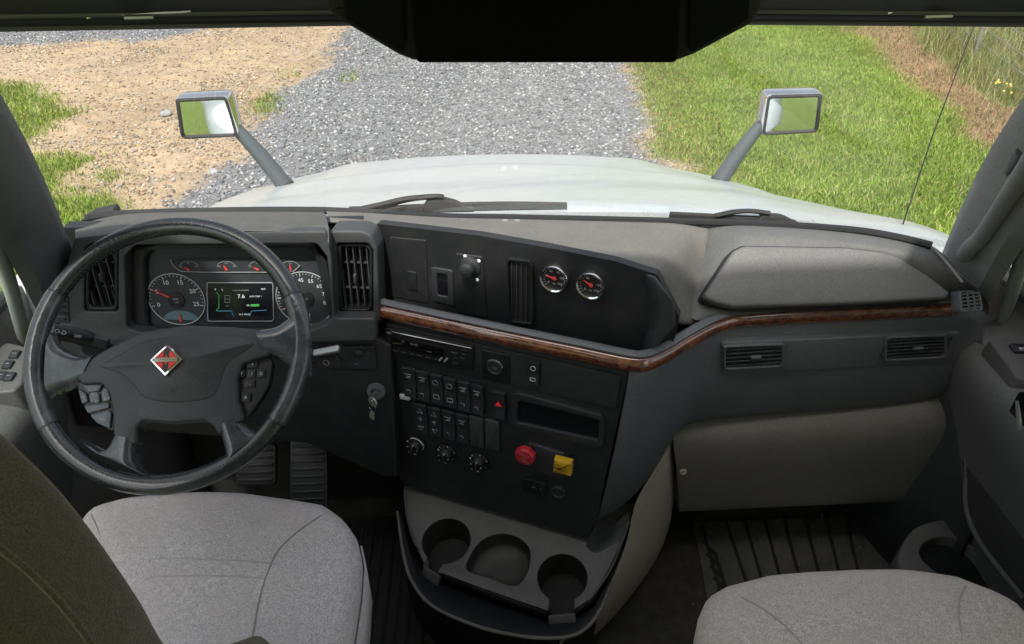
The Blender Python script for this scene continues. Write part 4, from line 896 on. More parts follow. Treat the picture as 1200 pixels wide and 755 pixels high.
# display
do = fillet(PC.pxs([(244, 376), (243, 331), (320, 331), (321, 374), (318, 376)]), 0.004); do = do if area(do) > 0 else do[::-1]
dp = MB().slab(PC, do, -0.001, 0.002, 0.001).build('display', M_SCREEN, dash)
ring_pts = [PC.w(a, b, 0.002) for a, b in do]; MB().tube(ring_pts, 0.0009, 5, closed=True).build('display_frame', M_GREYP, dp)
def T(mb, s, u, v, size): a, b = PC.px(u, v); mb.text(PC, s, a, b, size, 0.0026); return mb
wt = MB(); T(wt, '7.6', 283, 347, 0.0125); T(wt, 'AVG TRIP 1', 300, 347, 0.0050); T(wt, '54', 291, 357.5, 0.0062); T(wt, 'N 6', 283, 368, 0.0055); T(wt, 'MILES', 290, 368, 0.0052); T(wt, 'P', 253, 339, 0.006); T(wt, 'L', 261, 339, 0.006); T(wt, '78°F', 309, 338.5, 0.0052)
wt.build('display_text', M_SCRW, dp, smooth=0, fixn=False)
tg = MB(); T(tg, 'FUEL ECONOMY', 283, 340, 0.0045); T(tg, 'AVG', 267, 358, 0.004)
for (u0, v0, u1, v1) in ((264, 346, 270, 346), (264, 346, 264, 354), (264, 354, 270, 354), (270, 346, 270, 354), (264, 350, 270, 350)): tg.tube([PC.w(*PC.px(u0, v0), 0.0026), PC.w(*PC.px(u1, v1), 0.0026)], 0.0004, 4)
tg.build('display_caption', M_GREYP, dp, smooth=0, fixn=False)
MB().slab(PC, PC.pxs([(294, 358.5), (304, 358.5), (304, 356.2), (294, 356.2)]), 0.002, 0.0026).tube([PC.w(*PC.px(u, v), 0.0026) for u, v in ((254, 342), (257, 345), (257, 360), (254, 363))], 0.0005, 4).build('fuel_bar', M_SCRG, dp, smooth=0)
MB().tube([PC.w(*PC.px(u, v), 0.0026) for u, v in ((254, 364), (272, 364), (274, 370))], 0.0005, 4).tube([PC.w(*PC.px(u, v), 0.0026) for u, v in ((313, 363), (295, 364), (293, 370))], 0.0005, 4).build('menu_line', M_SCRB, dp, smooth=0)

# lower driver panel and footwell things
DL = Frame((-0.6, 1.315, 1.9), (1, -0.04, 0), (0, 0.10, 1))
MB().slab(DL, fillet(DL.pxs([(70, 398), (440, 396), (458, 405), (466, 560), (450, 560), (360, 520), (90, 500), (72, 430)]), 0.01), -0.05, 0.0, 0.006).build('driver_knee_panel', M_POCKET, dash)  # near-black tone carries the shade of the driver footwell
jb = MB().slab(DL, fillet(DL.pxs([(386, 432), (386, 404), (440, 404), (442, 432)]), 0.008), 0.0, 0.006, 0.003).build('dimmer_panel', M_STACK, dash)
a, b = DL.px(421, 412); MB().lathe(DL, a, b, [(0.010, 0.005), (0.010, 0.010), (0.006, 0.013), (0.0001, 0.014)], 20).build('mirror_pad', M_STACK, jb)
ic = MB(); 
for (uu, vv, s, sz) in ((404, 412, '<', 0.012), (418, 425, 'OK', 0.006), (424, 404.5, '^', 0.008), (432, 413, '>', 0.008)): a, b = DL.px(uu, vv); ic.text(DL, s, a, b, sz, 0.0066)
ic.build('pad_print', M_GREYP, jb, smooth=0, fixn=False)
a, b = DL.px(441, 458); MB().lathe(DL, a, b, [(0.021, 0.0), (0.020, 0.006), (0.012, 0.007), (0.011, 0.004), (0.0001, 0.004)], 24).build('ignition_lock', M_PASS, dash)
kk = thing('ignition_key', DL.w(a, b - 0.02, 0.03), 'small metal key hanging in the ignition beside the wheel', 'key')
MB().slab(Frame(DL.w(a, b, 0.018), (0.5, -0.86, 0), (0, 0, 1)), rect(-0.014, -0.002, 0.006, 0.005), -0.001, 0.001).build('blade', M_CHROME, kk)
KF = Frame(DL.w(a - 0.004, b - 0.006, 0.030), (0.8, -0.6, 0), (0, 0, 1))
MB().frame(KF, circ(0, -0.004, 0.012, 32), circ(0, 0.002, 0.004, 32), -0.002, 0.002, 0.0008, 32).build('key_head', M_SILVER, kk)
ring(KF, -0.004, -0.022, 0.011, 0.0009, 0.0, M_CHROME, 'key_ring', kk)
MB().slab(KF, fillet([(-0.012, -0.034), (0.0, -0.036), (-0.004, -0.060), (-0.016, -0.056)], 0.003), -0.001, 0.0015).build('key_tag', M_SILVER, kk)

# ---------------- pod with pocket, knob, vent and two round gauges
MB().slab(PB, fillet(PB.pxs([(436, 386), (440, 262), (560, 276), (640, 290), (720, 306), (770, 322), (796, 372), (780, 440), (740, 450)]), 0.01), -0.02, 0.0).build('pod_panel', M_POCKET, dash)
MB().grid([[PB.w(*PB.px(u, v), 0.0) for u, v in ((757, 322), (764, 350), (762, 385), (748, 415))], [PS.w(*PS.px(u, v), -0.01) for u, v in ((766, 328), (788, 358), (790, 384), (770, 408))]]).build('pod_side_wall', M_DASH, dash, solid=0.004)
MB().slab(PB, fillet(PB.pxs([(458, 347), (456, 277), (500, 281), (503, 355)]), 0.006), 0.0, 0.003, 0.002).build('blank_panel', M_POCKET, dash)
for q in ([(479, 338), (478, 316), (489, 318), (490, 340)],): MB().slab(PB, fillet(PB.pxs(q), 0.002), 0.003, 0.006, 0.0015).build('usb_cover', M_BLACK, dash)
bx = PB.pxs([(508, 352), (506, 312), (531, 316), (533, 357)]); o = fillet(bx, 0.003); o = o if area(o) > 0 else o[::-1]
sw = MB().frame(PB, o, fillet(PB.pxs([(514, 345), (513, 319), (525, 321), (526, 347)]), 0.002), 0.0, 0.005, 0.002, 48).build('socket_cover', M_STACK, dash)
MB().slab(PB, PB.pxs([(512, 346), (511, 318), (527, 320), (528, 348)]), 0.0, 0.001).build('socket_well', M_GLOSSB, sw)
ob = PB.pxs([(536, 364), (534, 296), (566, 300), (572, 372)]); MB().slab(PB, fillet(ob, 0.006), 0.0, 0.004, 0.003).build('mirror_panel', M_POCKET, dash)
a, b = PB.px(548, 316, 0.02); kn = MB().lathe(PB, a, b, [(0.022, 0.003), (0.022, 0.008), (0.015, 0.012), (0.0145, 0.022), (0.016, 0.026), (0.013, 0.033), (0.006, 0.036), (0.0001, 0.0365)], 28).build('mirror_knob', M_STACK, dash)
mk = MB()
for (uu, vv) in ((546, 299.5), (562, 305), (560, 327)): a, b = PB.px(uu, vv); mk.lathe(PB, a, b, [(0.0042, 0.004), (0.003, 0.0058), (0.0001, 0.006)], 10)
mk.build('knob_marks', M_WHITE, kn)
vvent(PB, [(597, 377), (594, 302), (624, 306), (626, 380)], 5, 0.006, False, 0.003)
for (uu, vv, rp, labs, nl, lab) in ((649, 327, 16.5, ['0', '30', '60', '90', '120', '150'], R(165), 'left round air pressure gauge'), (692, 335, 17, ['0', '', '60', '', '120', '150'], R(150), 'right round air pressure gauge')):
    a, b = PB.px(uu, vv, 0.012); a2, _ = PB.px(uu + rp, vv, 0.012); r = a2 - a; F = PB.moved(a, b, 0)
    g = MB().lathe(F, 0, 0, [(r * 1.02, 0.0), (r * 1.04, 0.012), (r * 0.98, 0.0155), (r * 0.88, 0.014), (r * 0.84, 0.008)], 40).build('round_gauge', M_CHROME, dash, label=lab)
    MB().slab(F, circ(0, 0, r * 0.86, 40), 0.0, 0.0085).build('dial_face', M_DIAL2, g)
    t = MB()
    for i, s in enumerate(labs):
        an_ = R(225 - 270 * i / 5); 
        if s: t.text(F, s, math.cos(an_) * r * 0.55, math.sin(an_) * r * 0.55, 0.0068, 0.009)
    for i in range(21):
        an_ = R(225 - 270 * i / 20); t.tube([F.w(math.cos(an_) * r * q, math.sin(an_) * r * q, 0.009) for q in (0.70, 0.80)], 0.0004, 4)
    t.text(F, 'PSI', 0, -r * 0.45, 0.005, 0.009).build('dial_print', M_WHITE, g, smooth=0, fixn=False)
    MB().tube([F.w(-math.cos(nl) * r * 0.15, -math.sin(nl) * r * 0.15, 0.011), F.w(math.cos(nl) * r * 0.62, math.sin(nl) * r * 0.62, 0.011)], [0.0022, 0.001], 6).lathe(F, 0, 0, [(0.004, 0.009), (0.004, 0.0115), (0.0001, 0.0125)], 14).build('needle', M_NEEDLE, g)
LW = (P2 - P1).length
MB().grid([[PS.w(k, -0.012, c) for k in (-0.03, LW * 0.5, LW + 0.02)] for c in (-0.012, -0.066)]).build('pod_floor', M_POCKET, dash)

# ------------------------------------------------------------------ centre console (stack, switches, cup tray)
cons = thing('center_console', (PS.w(0.25, 0, 0).x, PS.w(0.25, 0, 0).y - 0.05, 1.25), 'charcoal center console angled to the driver with switches, knobs and cup tray', 'center console')
st_o = fillet(PS.pxs([(452, 374), (600, 403), (738, 433), (736, 446), (698, 614), (688, 634), (560, 596), (474, 572), (462, 556), (462, 480), (447, 400)]), 0.006)
MB().slab(PS, st_o, -0.06, -0.004, 0.004).build('stack_panel', M_STACK, cons)
up_o = fillet(PS.pxs([(452, 379), (728, 441), (722, 480), (600, 452), (455, 420)]), 0.005)
MB().slab(PS, up_o, -0.01, 0.0, 0.002).build('upper_panel', M_STACK, cons)
# radio
rd_o = PS.pxs([(453, 413), (452, 383), (556, 404), (555, 434)])
rd = MB().slab(PS, fillet(rd_o, 0.004), -0.005, 0.006, 0.002).build('radio', M_BLACK, cons)
MB().tube([PS.w(*PS.px(u, v), 0.0075) for u, v in ((456, 386), (554, 406))], 0.0014, 6).build('chrome_line', M_CHROME, rd)
MB().slab(PS, fillet(PS.pxs([(461, 404), (460, 393), (522, 405), (521, 417)]), 0.002), 0.006, 0.0075, 0.0005).build('radio_display', M_GLOSSB, rd)
for k in range(6):
    uu = 465 + k * 9.5; vv = 409.5 + k * 1.95; a, b = PS.px(uu, vv); MB().box(PS, a, b, 0.0070, 0.011, 0.004, 0.003, 0.0008).build('button', M_STACK, rd)
a, b = PS.px(458, 388); MB().box(PS, a, b, 0.007, 0.008, 0.004, 0.003).build('button', M_GREYP, rd)
for (uu, vv, ww, hh, rt) in ((518, 419, 0.004, 0.014, -0.6), (524, 420, 0.004, 0.014, -0.6), (534, 412, 0.016, 0.005, 0), (545, 408, 0.012, 0.005, 0), (543, 418, 0.012, 0.005, 0), (535, 424, 0.014, 0.004, 0)):
    a, b = PS.px(uu, vv); F = Frame(PS.w(a, b), PS.ax * math.cos(rt) + PS.ay * math.sin(rt), PS.ay * math.cos(rt) - PS.ax * math.sin(rt)); MB().box(F, 0, 0, 0.0072, ww, hh, 0.003, 0.0008).build('button', M_GREYP if hh > 0.01 else M_STACK, rd)
t = MB()
for (s, uu, vv, sz) in (('10:42', 487, 401.5, 0.008), ('FM', 474, 398, 0.005), ('AUX', 536, 417, 0.004), ('BAND', 505, 410, 0.004), ('MENU', 546, 413, 0.0035)): a, b = PS.px(uu, vv); t.text(PS, s, a, b, sz, 0.0080)
t.build('radio_print', M_GREYP, rd, smooth=0, fixn=False)
# 12V dial and rocker
sq = MB().slab(PS, fillet(PS.pxs([(566, 443), (565, 409), (598, 416), (598, 450)]), 0.004), -0.003, 0.003, 0.002).build('socket_plate', M_BLACK, cons)
a, b = PS.px(581, 428); MB().lathe(PS, a, b, [(0.019, 0.002), (0.019, 0.007), (0.016, 0.010), (0.014, 0.008), (0.0001, 0.008)], 28).build('socket_cap', M_STACK, sq)
P = [PS.w(a + 0.0185 * math.cos(R(q)), b + 0.0185 * math.sin(R(q)), 0.008) for q in range(10, 150, 12)]; MB().tube(P, 0.0008, 5).text(PS, '12V', a, b - 0.002, 0.007, 0.0086).build('cap_print', M_GREYP, sq, smooth=0, fixn=False)

def tri(F, a, b, r, c, down=False):
    s = -1 if down else 1; P = [F.w(a + r * math.cos(R(q)), b + s * r * math.sin(R(q)), c) for q in (90, 210, 330)]; return P
def rocker(u, v, wpx=16, hpx=34, kind=0, icon=M_GREYP):
    a, b = PS.px(u, v); ax_, _ = PS.px(u + wpx / 2, v); wd2 = ax_ - a; _, bt_ = PS.px(u, v - hpx / 2); h2 = bt_ - b
    o = rect(a - wd2, b - h2, a + wd2, b + h2, 0.002, 3)
    s = MB().frame(PS, o, inset(o, 0.0014), -0.002, 0.005, 0.0008, 40).build('switch', M_BLACK, cons)
    # rocker with a waist: two halves tilted
    y0 = b - h2 + 0.0018; y1 = b + h2 - 0.0018; xa, xb = a - wd2 + 0.0018, a + wd2 - 0.0018
    prof = [(y0, 0.002), (y0 + 0.001, 0.008), (b - 0.001, 0.0045), (b + 0.001, 0.0045), (y1 - 0.001, 0.0085), (y1, 0.002)]
    MB().grid([[PS.w(xa, yy, 0.0), *[PS.w(xa, yy, 0) for _ in ()], PS.w(xa, yy, cc), PS.w(xb, yy, cc), PS.w(xb, yy, 0.0)] for yy, cc in prof]).build('rocker', M_STACK, s)
    t = MB(); w3 = wd2 * 0.55
    def line(dx0, dy0, dx1, dy1): t.tube([PS.w(a + dx0 * wd2, b + dy0 * h2, 0.0090), PS.w(a + dx1 * wd2, b + dy1 * h2, 0.0090)], 0.0006, 4)
    if kind == 0:
        line(-0.5, 0.62, 0.5, 0.62); line(-0.35, 0.40, 0.35, 0.40); line(-0.1, 0.5, 0.35, 0.5)
        line(-0.4, -0.45, 0.1, -0.45); line(0.1, -0.62, 0.1, -0.45)
    elif kind == 1:
        for (cy, dn) in ((0.55, False), (-0.55, True)): 
            P = tri(PS, a, b + cy * h2, wd2 * 0.45, 0.0090, dn); t.tube(P, 0.0006, 4, closed=True)
        line(-0.3, 0.05, 0.3, 0.05); line(0, -0.12, 0, 0.15)
    elif kind == 2:
        P = tri(PS, a, b + 0.1 * h2, wd2 * 0.6, 0.0085); t.add([*P], [(0, 1, 2)])
    elif kind == 3:
        ring_ = [PS.w(a + wd2 * 0.4 * math.cos(R(q)), b + h2 * 0.5 + wd2 * 0.4 * math.sin(R(q)), 0.009) for q in range(0, 360, 30)]; t.tube(ring_, 0.0006, 4, closed=True); line(-0.4, -0.3, 0.4, -0.3); line(-0.4, -0.55, 0.4, -0.55); line(-0.4, -0.3, -0.4, -0.55); line(0.4, -0.3, 0.4, -0.55)
    t.build('switch_print', icon, s, smooth=0, fixn=False)
    return s
# row 1: six rockers and the hazard, row 2: four rockers and two blanks
for k in range(6): rocker(481 + k * 15.9, 447 + k * 4.0, 15.4, 35, (0, 0, 3, 3, 0, 0)[k])
rocker(585.5, 473, 15.5, 32, 2, M_HAZ)
for k in range(4): rocker(494.5 + k * 16.2, 489 + k * 4.0, 15.6, 34, (1, 1, 0, 0)[k])
for k in (4, 5):
    cx_, cy_ = 494.5 + k * 16.2 + (2 if k == 5 else 0), 489 + k * 4.0
    a, b = PS.px(cx_, cy_); ax_, _ = PS.px(cx_ + 8.2, cy_); _, bt_ = PS.px(cx_, cy_ - 17); MB().slab(PS, rect(2 * a - ax_, 2 * b - bt_, ax_, bt_, 0.002), -0.002, 0.006, 0.002).build('blank_switch', M_DASH, cons)
rk = rocker(626, 436, 15, 28, 3, M_WHITE)
MB().slab(PS, fillet(PS.pxs([(470, 466), (469, 461), (482, 464), (481, 468)]), 0.001), -0.001, 0.006, 0.001).build('painted_glint', M_WHITE, cons)  # white tab paints in a small glint beside the switches
# climate knobs
for i, (uu, vv) in enumerate(((486, 523), (522, 533), (560, 543))):
    a, b = PS.px(uu, vv, 0.01); F = PS.moved(a, b, 0)
    k = MB().lathe(F, 0, 0, [(0.0235, -0.004), (0.0235, 0.003), (0.020, 0.005), (0.018, 0.006), (0.0165, 0.020), (0.0145, 0.023), (0.0001, 0.0235)], 32).build('climate_knob', M_BLACK, cons)
    MB().box(F, 0, 0, 0.0255, 0.006, 0.026, 0.005, 0.0015).build('knob_grip', M_STACK, k)
    t = MB()
    if i == 0:
        t.tube([F.w(0.0205 * math.cos(R(q)), 0.0205 * math.sin(R(q)), 0.0055) for q in range(-30, 150, 15)], 0.0009, 5)
    for q in range(0, 360, 60 if i else 90): t.lathe(F.moved(0.0212 * math.cos(R(q + 20)), 0.0212 * math.sin(R(q + 20)), 0.0045), 0, 0, [(0.0012, 0), (0.0008, 0.001), (0.0001, 0.0011)], 8)
    for q in range(0, 360, 72): t.tube([F.w(0.0118 * math.cos(R(q)), 0.0118 * math.sin(R(q)), 0.0238), F.w(0.0145 * math.cos(R(q + 12)), 0.0145 * math.sin(R(q + 12)), 0.0232)], 0.0006, 4)
    t.lathe(F.moved(-0.0205, 0.004, 0.004), 0, 0, [(0.0028, 0), (0.002, 0.0012), (0.0001, 0.0013)], 10)
    t.build('knob_print', M_WHITE, k, smooth=0, fixn=False)
# display bay, valve panel, red and yellow valves
rp_o = fillet(PS.pxs([(600, 500), (601, 462), (607, 459), (706, 486), (709, 493), (708, 520), (704, 524)]), 0.004); rp_o = rp_o if area(rp_o) > 0 else rp_o[::-1]
bay = MB().frame(PS, rp_o, fillet(PS.pxs([(606, 494), (607, 468), (703, 491), (702, 515)]), 0.002), -0.006, 0.0045, 0.002, 96, cin=-0.004).build('display_bay', M_STACK, cons)
MB().slab(PS, PS.pxs([(604, 497), (605, 466), (705, 489), (704, 518)]), -0.01, -0.0025).build('display_glass', M_SCREEN, bay)
MB().slab(PS, fillet(PS.pxs([(612, 538), (614, 521), (622, 519), (660, 531), (673, 539), (672, 549), (655, 560), (640, 556)]), 0.007), -0.004, 0.003, 0.0025).build('valve_plate', M_DASH, cons)
def valve(uu, vv, kind):
    a, b = PS.px(uu, vv, 0.035); F = Frame(PS.w(a, b, 0), PS.ax, PS.ay)
    if kind == 'red':
        o = circ(0, 0, 0.0235, 8, R(22.5)); m = M_REDKNOB; txt = ('TRAILER', 'AIR', 'SUPPLY')
    else:
        o = rect(-0.020, -0.020, 0.020, 0.020, 0.003); m = M_YELKNOB; txt = ('PARKING', 'BRAKE')
    s = MB().lathe(F, 0, 0, [(0.010, -0.004), (0.010, 0.03)], 16).build('brake_valve', M_BLACK, cons, label='red octagonal push pull valve knob' if kind == 'red' else 'yellow square push pull valve knob')
    MB().slab(F, fillet(o, 0.003), 0.022, 0.038, 0.005).build('valve_knob', m, s)
    t = MB()
    for i, w_ in enumerate(txt):
        t.text(F, w_, 0, (len(txt) - 1) * 0.0045 - i * 0.009, 0.0072, 0.0386, rot=R(-12))
    if kind != 'red':
        for q in (-1, 0, 1): t.tube([F.w(-0.012 + 0.006 * q, 0.004 - abs(q) * 0.002, 0.0386), F.w(-0.004 + 0.006 * q, -0.006, 0.0386)], 0.0007, 4)
    t.build('knob_print', mat('print_pink', (0.72, 0.30, 0.32), 0.6) if kind == 'red' else M_BLACK, s, smooth=0, fixn=False)
valve(614.5, 536, 'red'); valve(659, 548, 'yellow')
tg_ = MB().slab(PS, fillet(PS.pxs([(612, 575), (612, 560), (640, 567), (641, 580), (634, 582)]), 0.003), -0.003, 0.002, 0.001).build('outlet_label', M_BLACK, cons)
a, b = PS.px(628, 571); MB().text(PS, 'AIR', a - 0.004, b, 0.007, 0.0024).text(PS, 'I', a + 0.012, b, 0.010, 0.0024).build('label_print', M_GREYP, tg_, smooth=0, fixn=False)
a, b = PS.px(654, 577); MB().lathe(PS, a, b, [(0.0175, -0.004), (0.0175, 0.001), (0.015, 0.003), (0.013, 0.0), (0.0001, 0.0)], 28).build('power_outlet', M_DASH, cons)
# lower roll below the panel
# cup tray
TZ = 1.545
_b0 = PS.w(*PS.px(473, 577), -0.004); _b1 = PS.w(*PS.px(682, 638), -0.004); print('tray', _b0, _b1)
TF = Frame(_b0, _b1 - _b0, Vector((-PS.n.x, -PS.n.y, 0.22)))
tray_o = fillet(TF.pxs([(472, 560), (477, 605), (487, 640), (496, 652), (508, 690), (512, 694), (517, 672), (640, 716), (642, 735), (676, 735), (690, 712), (708, 680), (722, 648), (742, 590), (700, 600), (560, 570)]), [0.004] * 16)
def keyhole(u, v, rpx, slot):
    a, b = TF.px(u, v); a2, _ = TF.px(u + rpx, v); r = a2 - a; s0, s1 = [TF.px(*q) for q in slot]
    P = [(a + r * math.cos(t_), b + r * math.sin(t_)) for t_ in [R(d) for d in range(int(slot_a[0]), int(slot_a[1]) + 1, 8)]]
    return a, b, r, P + [s0, s1]
wells = []
def cup(u, v, rpx, s0, s1):
    a, b = TF.px(u, v); r = TF.px(u + rpx, v)[0] - a; S0, S1 = TF.px(*s0), TF.px(*s1)
    hw = (S1[0] - S0[0]) / 2; q = math.asin(min(0.95, hw / r)); mid = math.atan2((S0[1] + S1[1]) / 2 - b, (S0[0] + S1[0]) / 2 - a)
    a0, a1 = mid - q + 2 * math.pi * 0, mid + q - 2 * math.pi         # clockwise from the left lip of the slot to its right lip
    st_, en_ = mid - q, mid + q - 2 * math.pi
    arc = [(a + r * math.cos(st_ + (en_ - st_) * k / 36), b + r * math.sin(st_ + (en_ - st_) * k / 36)) for k in range(37)]
    wells.append((a, b, r, en_, st_, mid)); return [S0] + arc + [S1]
k1 = cup(523, 634, 30, (497, 660), (513, 672)); k3 = cup(659, 677, 31, (642, 716), (674, 714))
bin_o = cloop(TF.pxs([(547, 668), (552, 650), (562, 636), (576, 628), (592, 626), (610, 632), (621, 645), (620, 665), (612, 682), (600, 687), (574, 678)]), 60)
tray_out = TF.pxs([(474, 545), (474, 575), (478, 610), (488, 640)]) + k1 + TF.pxs([(518, 672), (560, 688), (600, 702)]) + k3 + TF.pxs([(695, 700), (712, 670), (726, 640), (744, 590), (700, 595), (560, 565)])
MB().plate(TF, [tray_out, bin_o], -0.006, 0.002, 0.0012).build('cup_tray', M_TRAY, cons)
for (a, b, r, e0, e1, mid) in wells:
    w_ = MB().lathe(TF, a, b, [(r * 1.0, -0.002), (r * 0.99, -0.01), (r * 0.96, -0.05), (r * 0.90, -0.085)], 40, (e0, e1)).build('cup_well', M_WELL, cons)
    MB().lathe(TF, a, b, [(r * 0.99, -0.082), (r * 0.9, -0.088), (0.0001, -0.090)], 40).build('cup_floor', M_RUB, w_)
    # cheeks of the slot
    for q in (e0, e1):
        p_ = TF.w(a + r * math.cos(q), b + r * math.sin(q), 0); dv = TF.ax * math.cos(mid) + TF.ay * math.sin(mid); L_ = 0.022
        MB().grid([[p_ - TF.n * 0.002, p_ - TF.n * 0.085], [p_ + dv * L_ - TF.n * 0.002, p_ + dv * L_ - TF.n * 0.085]]).build('slot_cheek', M_TRAY, w_, solid=0.002)
bo = bin_o if area(bin_o) > 0 else bin_o[::-1]; n = len(bo)
bw = MB(); rings = [[TF.w(a, b, c) for a, b in inset(bo, d)] for d, c in ((-0.001, 0.0), (0.001, -0.02), (0.004, -0.040), (0.010, -0.046))]
cxb = sum(p[0] for p in bo) / n; cyb = sum(p[1] for p in bo) / n; rings.append([TF.w(cxb + (a - cxb) * 0.4, cyb + (b - cyb) * 0.4, -0.048) for a, b in bo])
fs = [(i * n + j, i * n + (j + 1) % n, (i + 1) * n + (j + 1) % n, (i + 1) * n + j) for i in range(4) for j in range(n)] + [tuple(4 * n + j for j in range(n))]
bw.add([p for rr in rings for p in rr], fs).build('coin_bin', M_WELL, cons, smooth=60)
def tr(u, v, c=0.0): return TF.w(*TF.px(u, v), c)
front = [(474, 600), (488, 640), (497, 660), (518, 673), (560, 689), (600, 703), (641, 718), (675, 715), (695, 701), (712, 671), (726, 641), (744, 592)]
skirt = [(466, 600), (473, 650), (482, 680), (506, 710), (556, 733), (600, 744), (640, 748), (674, 744), (698, 724), (716, 684), (733, 640), (752, 590)]
r0 = [tr(u, v, -0.003) for u, v in front]; r1 = [p + Vector((0, 0.01, -0.045)) for p in r0]
r2 = [at_z(u, v, 1.44) for u, v in skirt]; r2b = [p.lerp(q, 0.6) + Vector((0, 0, 0.015)) for p, q in zip(r1, r2)]
for seg_ in ((0, 3), (3, 7), (7, 12)):
    ap = slice(seg_[0], seg_[1]); MB().grid([r0[ap], r1[ap]]).build('tray_front', M_BLACK, cons, smooth=60, solid=0.003)
MB().grid([[p + Vector((0, 0.004, 0)) for p in r1], r2b, r2]).build('tray_apron', M_BLACK, cons, smooth=60)
MB().tube(catmull(r2, 4), 0.004, 8).build('apron_rim', M_TAN2, cons)
r3 = [Vector((p.x * 1.02, p.y + 0.03, 1.32)) for p in r2]; r4 = [Vector((p.x * 1.03, p.y + 0.06, 1.205)) for p in r2]
MB().grid([r2, r3, r4]).build('pedestal', M_BLACK, cons, smooth=60)
for (i0, i1, lab_) in ((6, 7, 'pale plate in the slot of the right cup holder'), (2, 3, 'pale plate in the slot of the left cup holder')):
    p_, q_ = r0[i0], r0[i1]; PFm = Frame(p_.lerp(q_, 0.5), q_ - p_, (0, 0.62, 1)); L_ = (q_ - p_).length / 2 - 0.002
    MB().slab(PFm, rect(-L_, -0.052, L_, -0.006, 0.003), -0.003, 0.003, 0.002).build('slot_plate', M_TRAY, cons, label=lab_)
MB().tube(catmull([tr(*q, 0.01) for q in ((690, 706), (708, 682), (722, 656), (732, 626), (740, 598))], 5), 0.002, 6).build('tray_edge_line', M_TRAY, cons)
MB().tube(catmull([tr(*q, 0.006) for q in ((474, 575), (477, 605), (485, 635), (492, 644))], 5), 0.002, 6).build('tray_edge_line', M_TRAY, cons)
# shoulder between stack and tray at right
MB().grid([[PS.w(*PS.px(*q), -0.002) for q in ((700, 608), (690, 634), (684, 640))], [tr(706, 640, 0.01), tr(700, 652, 0.0), tr(694, 656, 0.0)], [tr(745, 590, 0.03), tr(735, 625, 0.0), tr(725, 650, 0.0)]]).build('shoulder', M_DASH, cons, subsurf=2)
# tan side of the tunnel
sl = [(744, 590, 1.48), (768, 560, 1.60), (788, 525, 1.72)]
cA = [at_y(742, 586, 1.19), at_z(738, 628, 1.46), at_z(722, 670, 1.45), at_z(702, 716, 1.445), at_z(682, 741, 1.44), at_z(650, 751, 1.44)]
cB = [at_y(768, 552, 1.235), at_z(768, 616, 1.42), at_z(750, 664, 1.35), at_z(724, 708, 1.32), at_z(692, 746, 1.32), at_z(660, 762, 1.33)]
cC = [at_y(792, 503, 1.285), at_z(797, 604, 1.38), at_z(780, 652, 1.26), at_z(750, 696, 1.205), at_z(708, 744, 1.20), at_z(672, 775, 1.20)]
cD = [p + Vector((0.01, 0.05, -0.02)) for p in cC]; cD = [Vector((p.x, p.y + 0.05, min(p.z, 1.19 if i > 1 else p.z))) for i, p in enumerate(cD)]
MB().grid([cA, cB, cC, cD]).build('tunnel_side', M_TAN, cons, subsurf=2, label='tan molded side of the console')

# ------------------------------------------------------------------ steering wheel and column
WC = at_d(197, 421, 1.19); EL = 47
WF = Frame(WC, (1, -0.01, 0), (0, math.sin(R(EL)), math.cos(R(EL))))
wh = thing('steering_wheel', WC, 'black leather steering wheel with four spokes and a red diamond emblem', 'steering wheel')
ra, rb = 0.5 * (WF.px(355.5, 416)[0] - WF.px(38.5, 416)[0]), 0
cA_ = 0.5 * (WF.px(355.5, 416)[0] + WF.px(38.5, 416)[0]); topb = WF.px(197, 267)[1]; botb = WF.px(197, 566)[1]; cB_ = 0.5 * (topb + botb)
RW = 0.5 * (ra + 0.5 * (topb - botb)); print('wheel', ra, 0.5 * (topb - botb), cA_, cB_)
HF_ = WF.moved(cA_, cB_, 0)
def arcp(F, r, d0, d1, c=0.0, n=40): return [F.w(r * math.cos(R(d0 + (d1 - d0) * i / n)), r * math.sin(R(d0 + (d1 - d0) * i / n)), c) for i in range(n + 1)]
SEG = ((24, 152, M_LEATHER, 0.0152), (152, 214, M_WORN, 0.0160), (214, 326, M_LEATHER, 0.0160), (326, 384, M_WORN, 0.0162))
for (d0, d1, m, rr) in SEG: MB().tube(arcp(HF_, RW, d0 + 0.4, d1 - 0.4, 0, 48), [rr * (0.97 if i in (0, 48) else 1) for i in range(49)], 20, upv=HF_.n, flat=0.9).build('rim', m, wh)
for d in (24, 152, 214, 326): MB().tube(arcp(HF_, RW, d - 0.5, d + 0.5, 0, 3), 0.0156, 20, upv=HF_.n, flat=0.9).build('rim_seam', M_BLACK, wh)
# stitching inside the rim
stch = MB()
for i in range(150):
    d = 360 * i / 150; stch.tube([HF_.w((RW - 0.0152) * math.cos(R(d)), (RW - 0.0152) * math.sin(R(d)), 0.002), HF_.w((RW - 0.0152) * math.cos(R(d + 1.2)), (RW - 0.0152) * math.sin(R(d + 1.2)), 0.005)], 0.0006, 4)
o = stch.build('rim_stitching', M_STACK, wh); o['kind'] = 'stuff'
pad = WF.pxs([(89, 443), (92, 430), (112, 416), (131, 405), (166, 389), (216, 381), (272, 383), (304, 386), (312, 401), (318, 416), (300, 421), (283, 428), (278, 445), (279, 470), (286, 492), (256, 511), (250, 500), (240, 493), (200, 496), (168, 493), (160, 501), (161, 524), (132, 511), (132, 485), (128, 463), (119, 450), (96, 451)], 0.02)
MB().plate(WF, [fillet(pad, 0.008)], -0.006, 0.020, 0.005).build('hub_pad', M_PAD, wh, smooth=50)
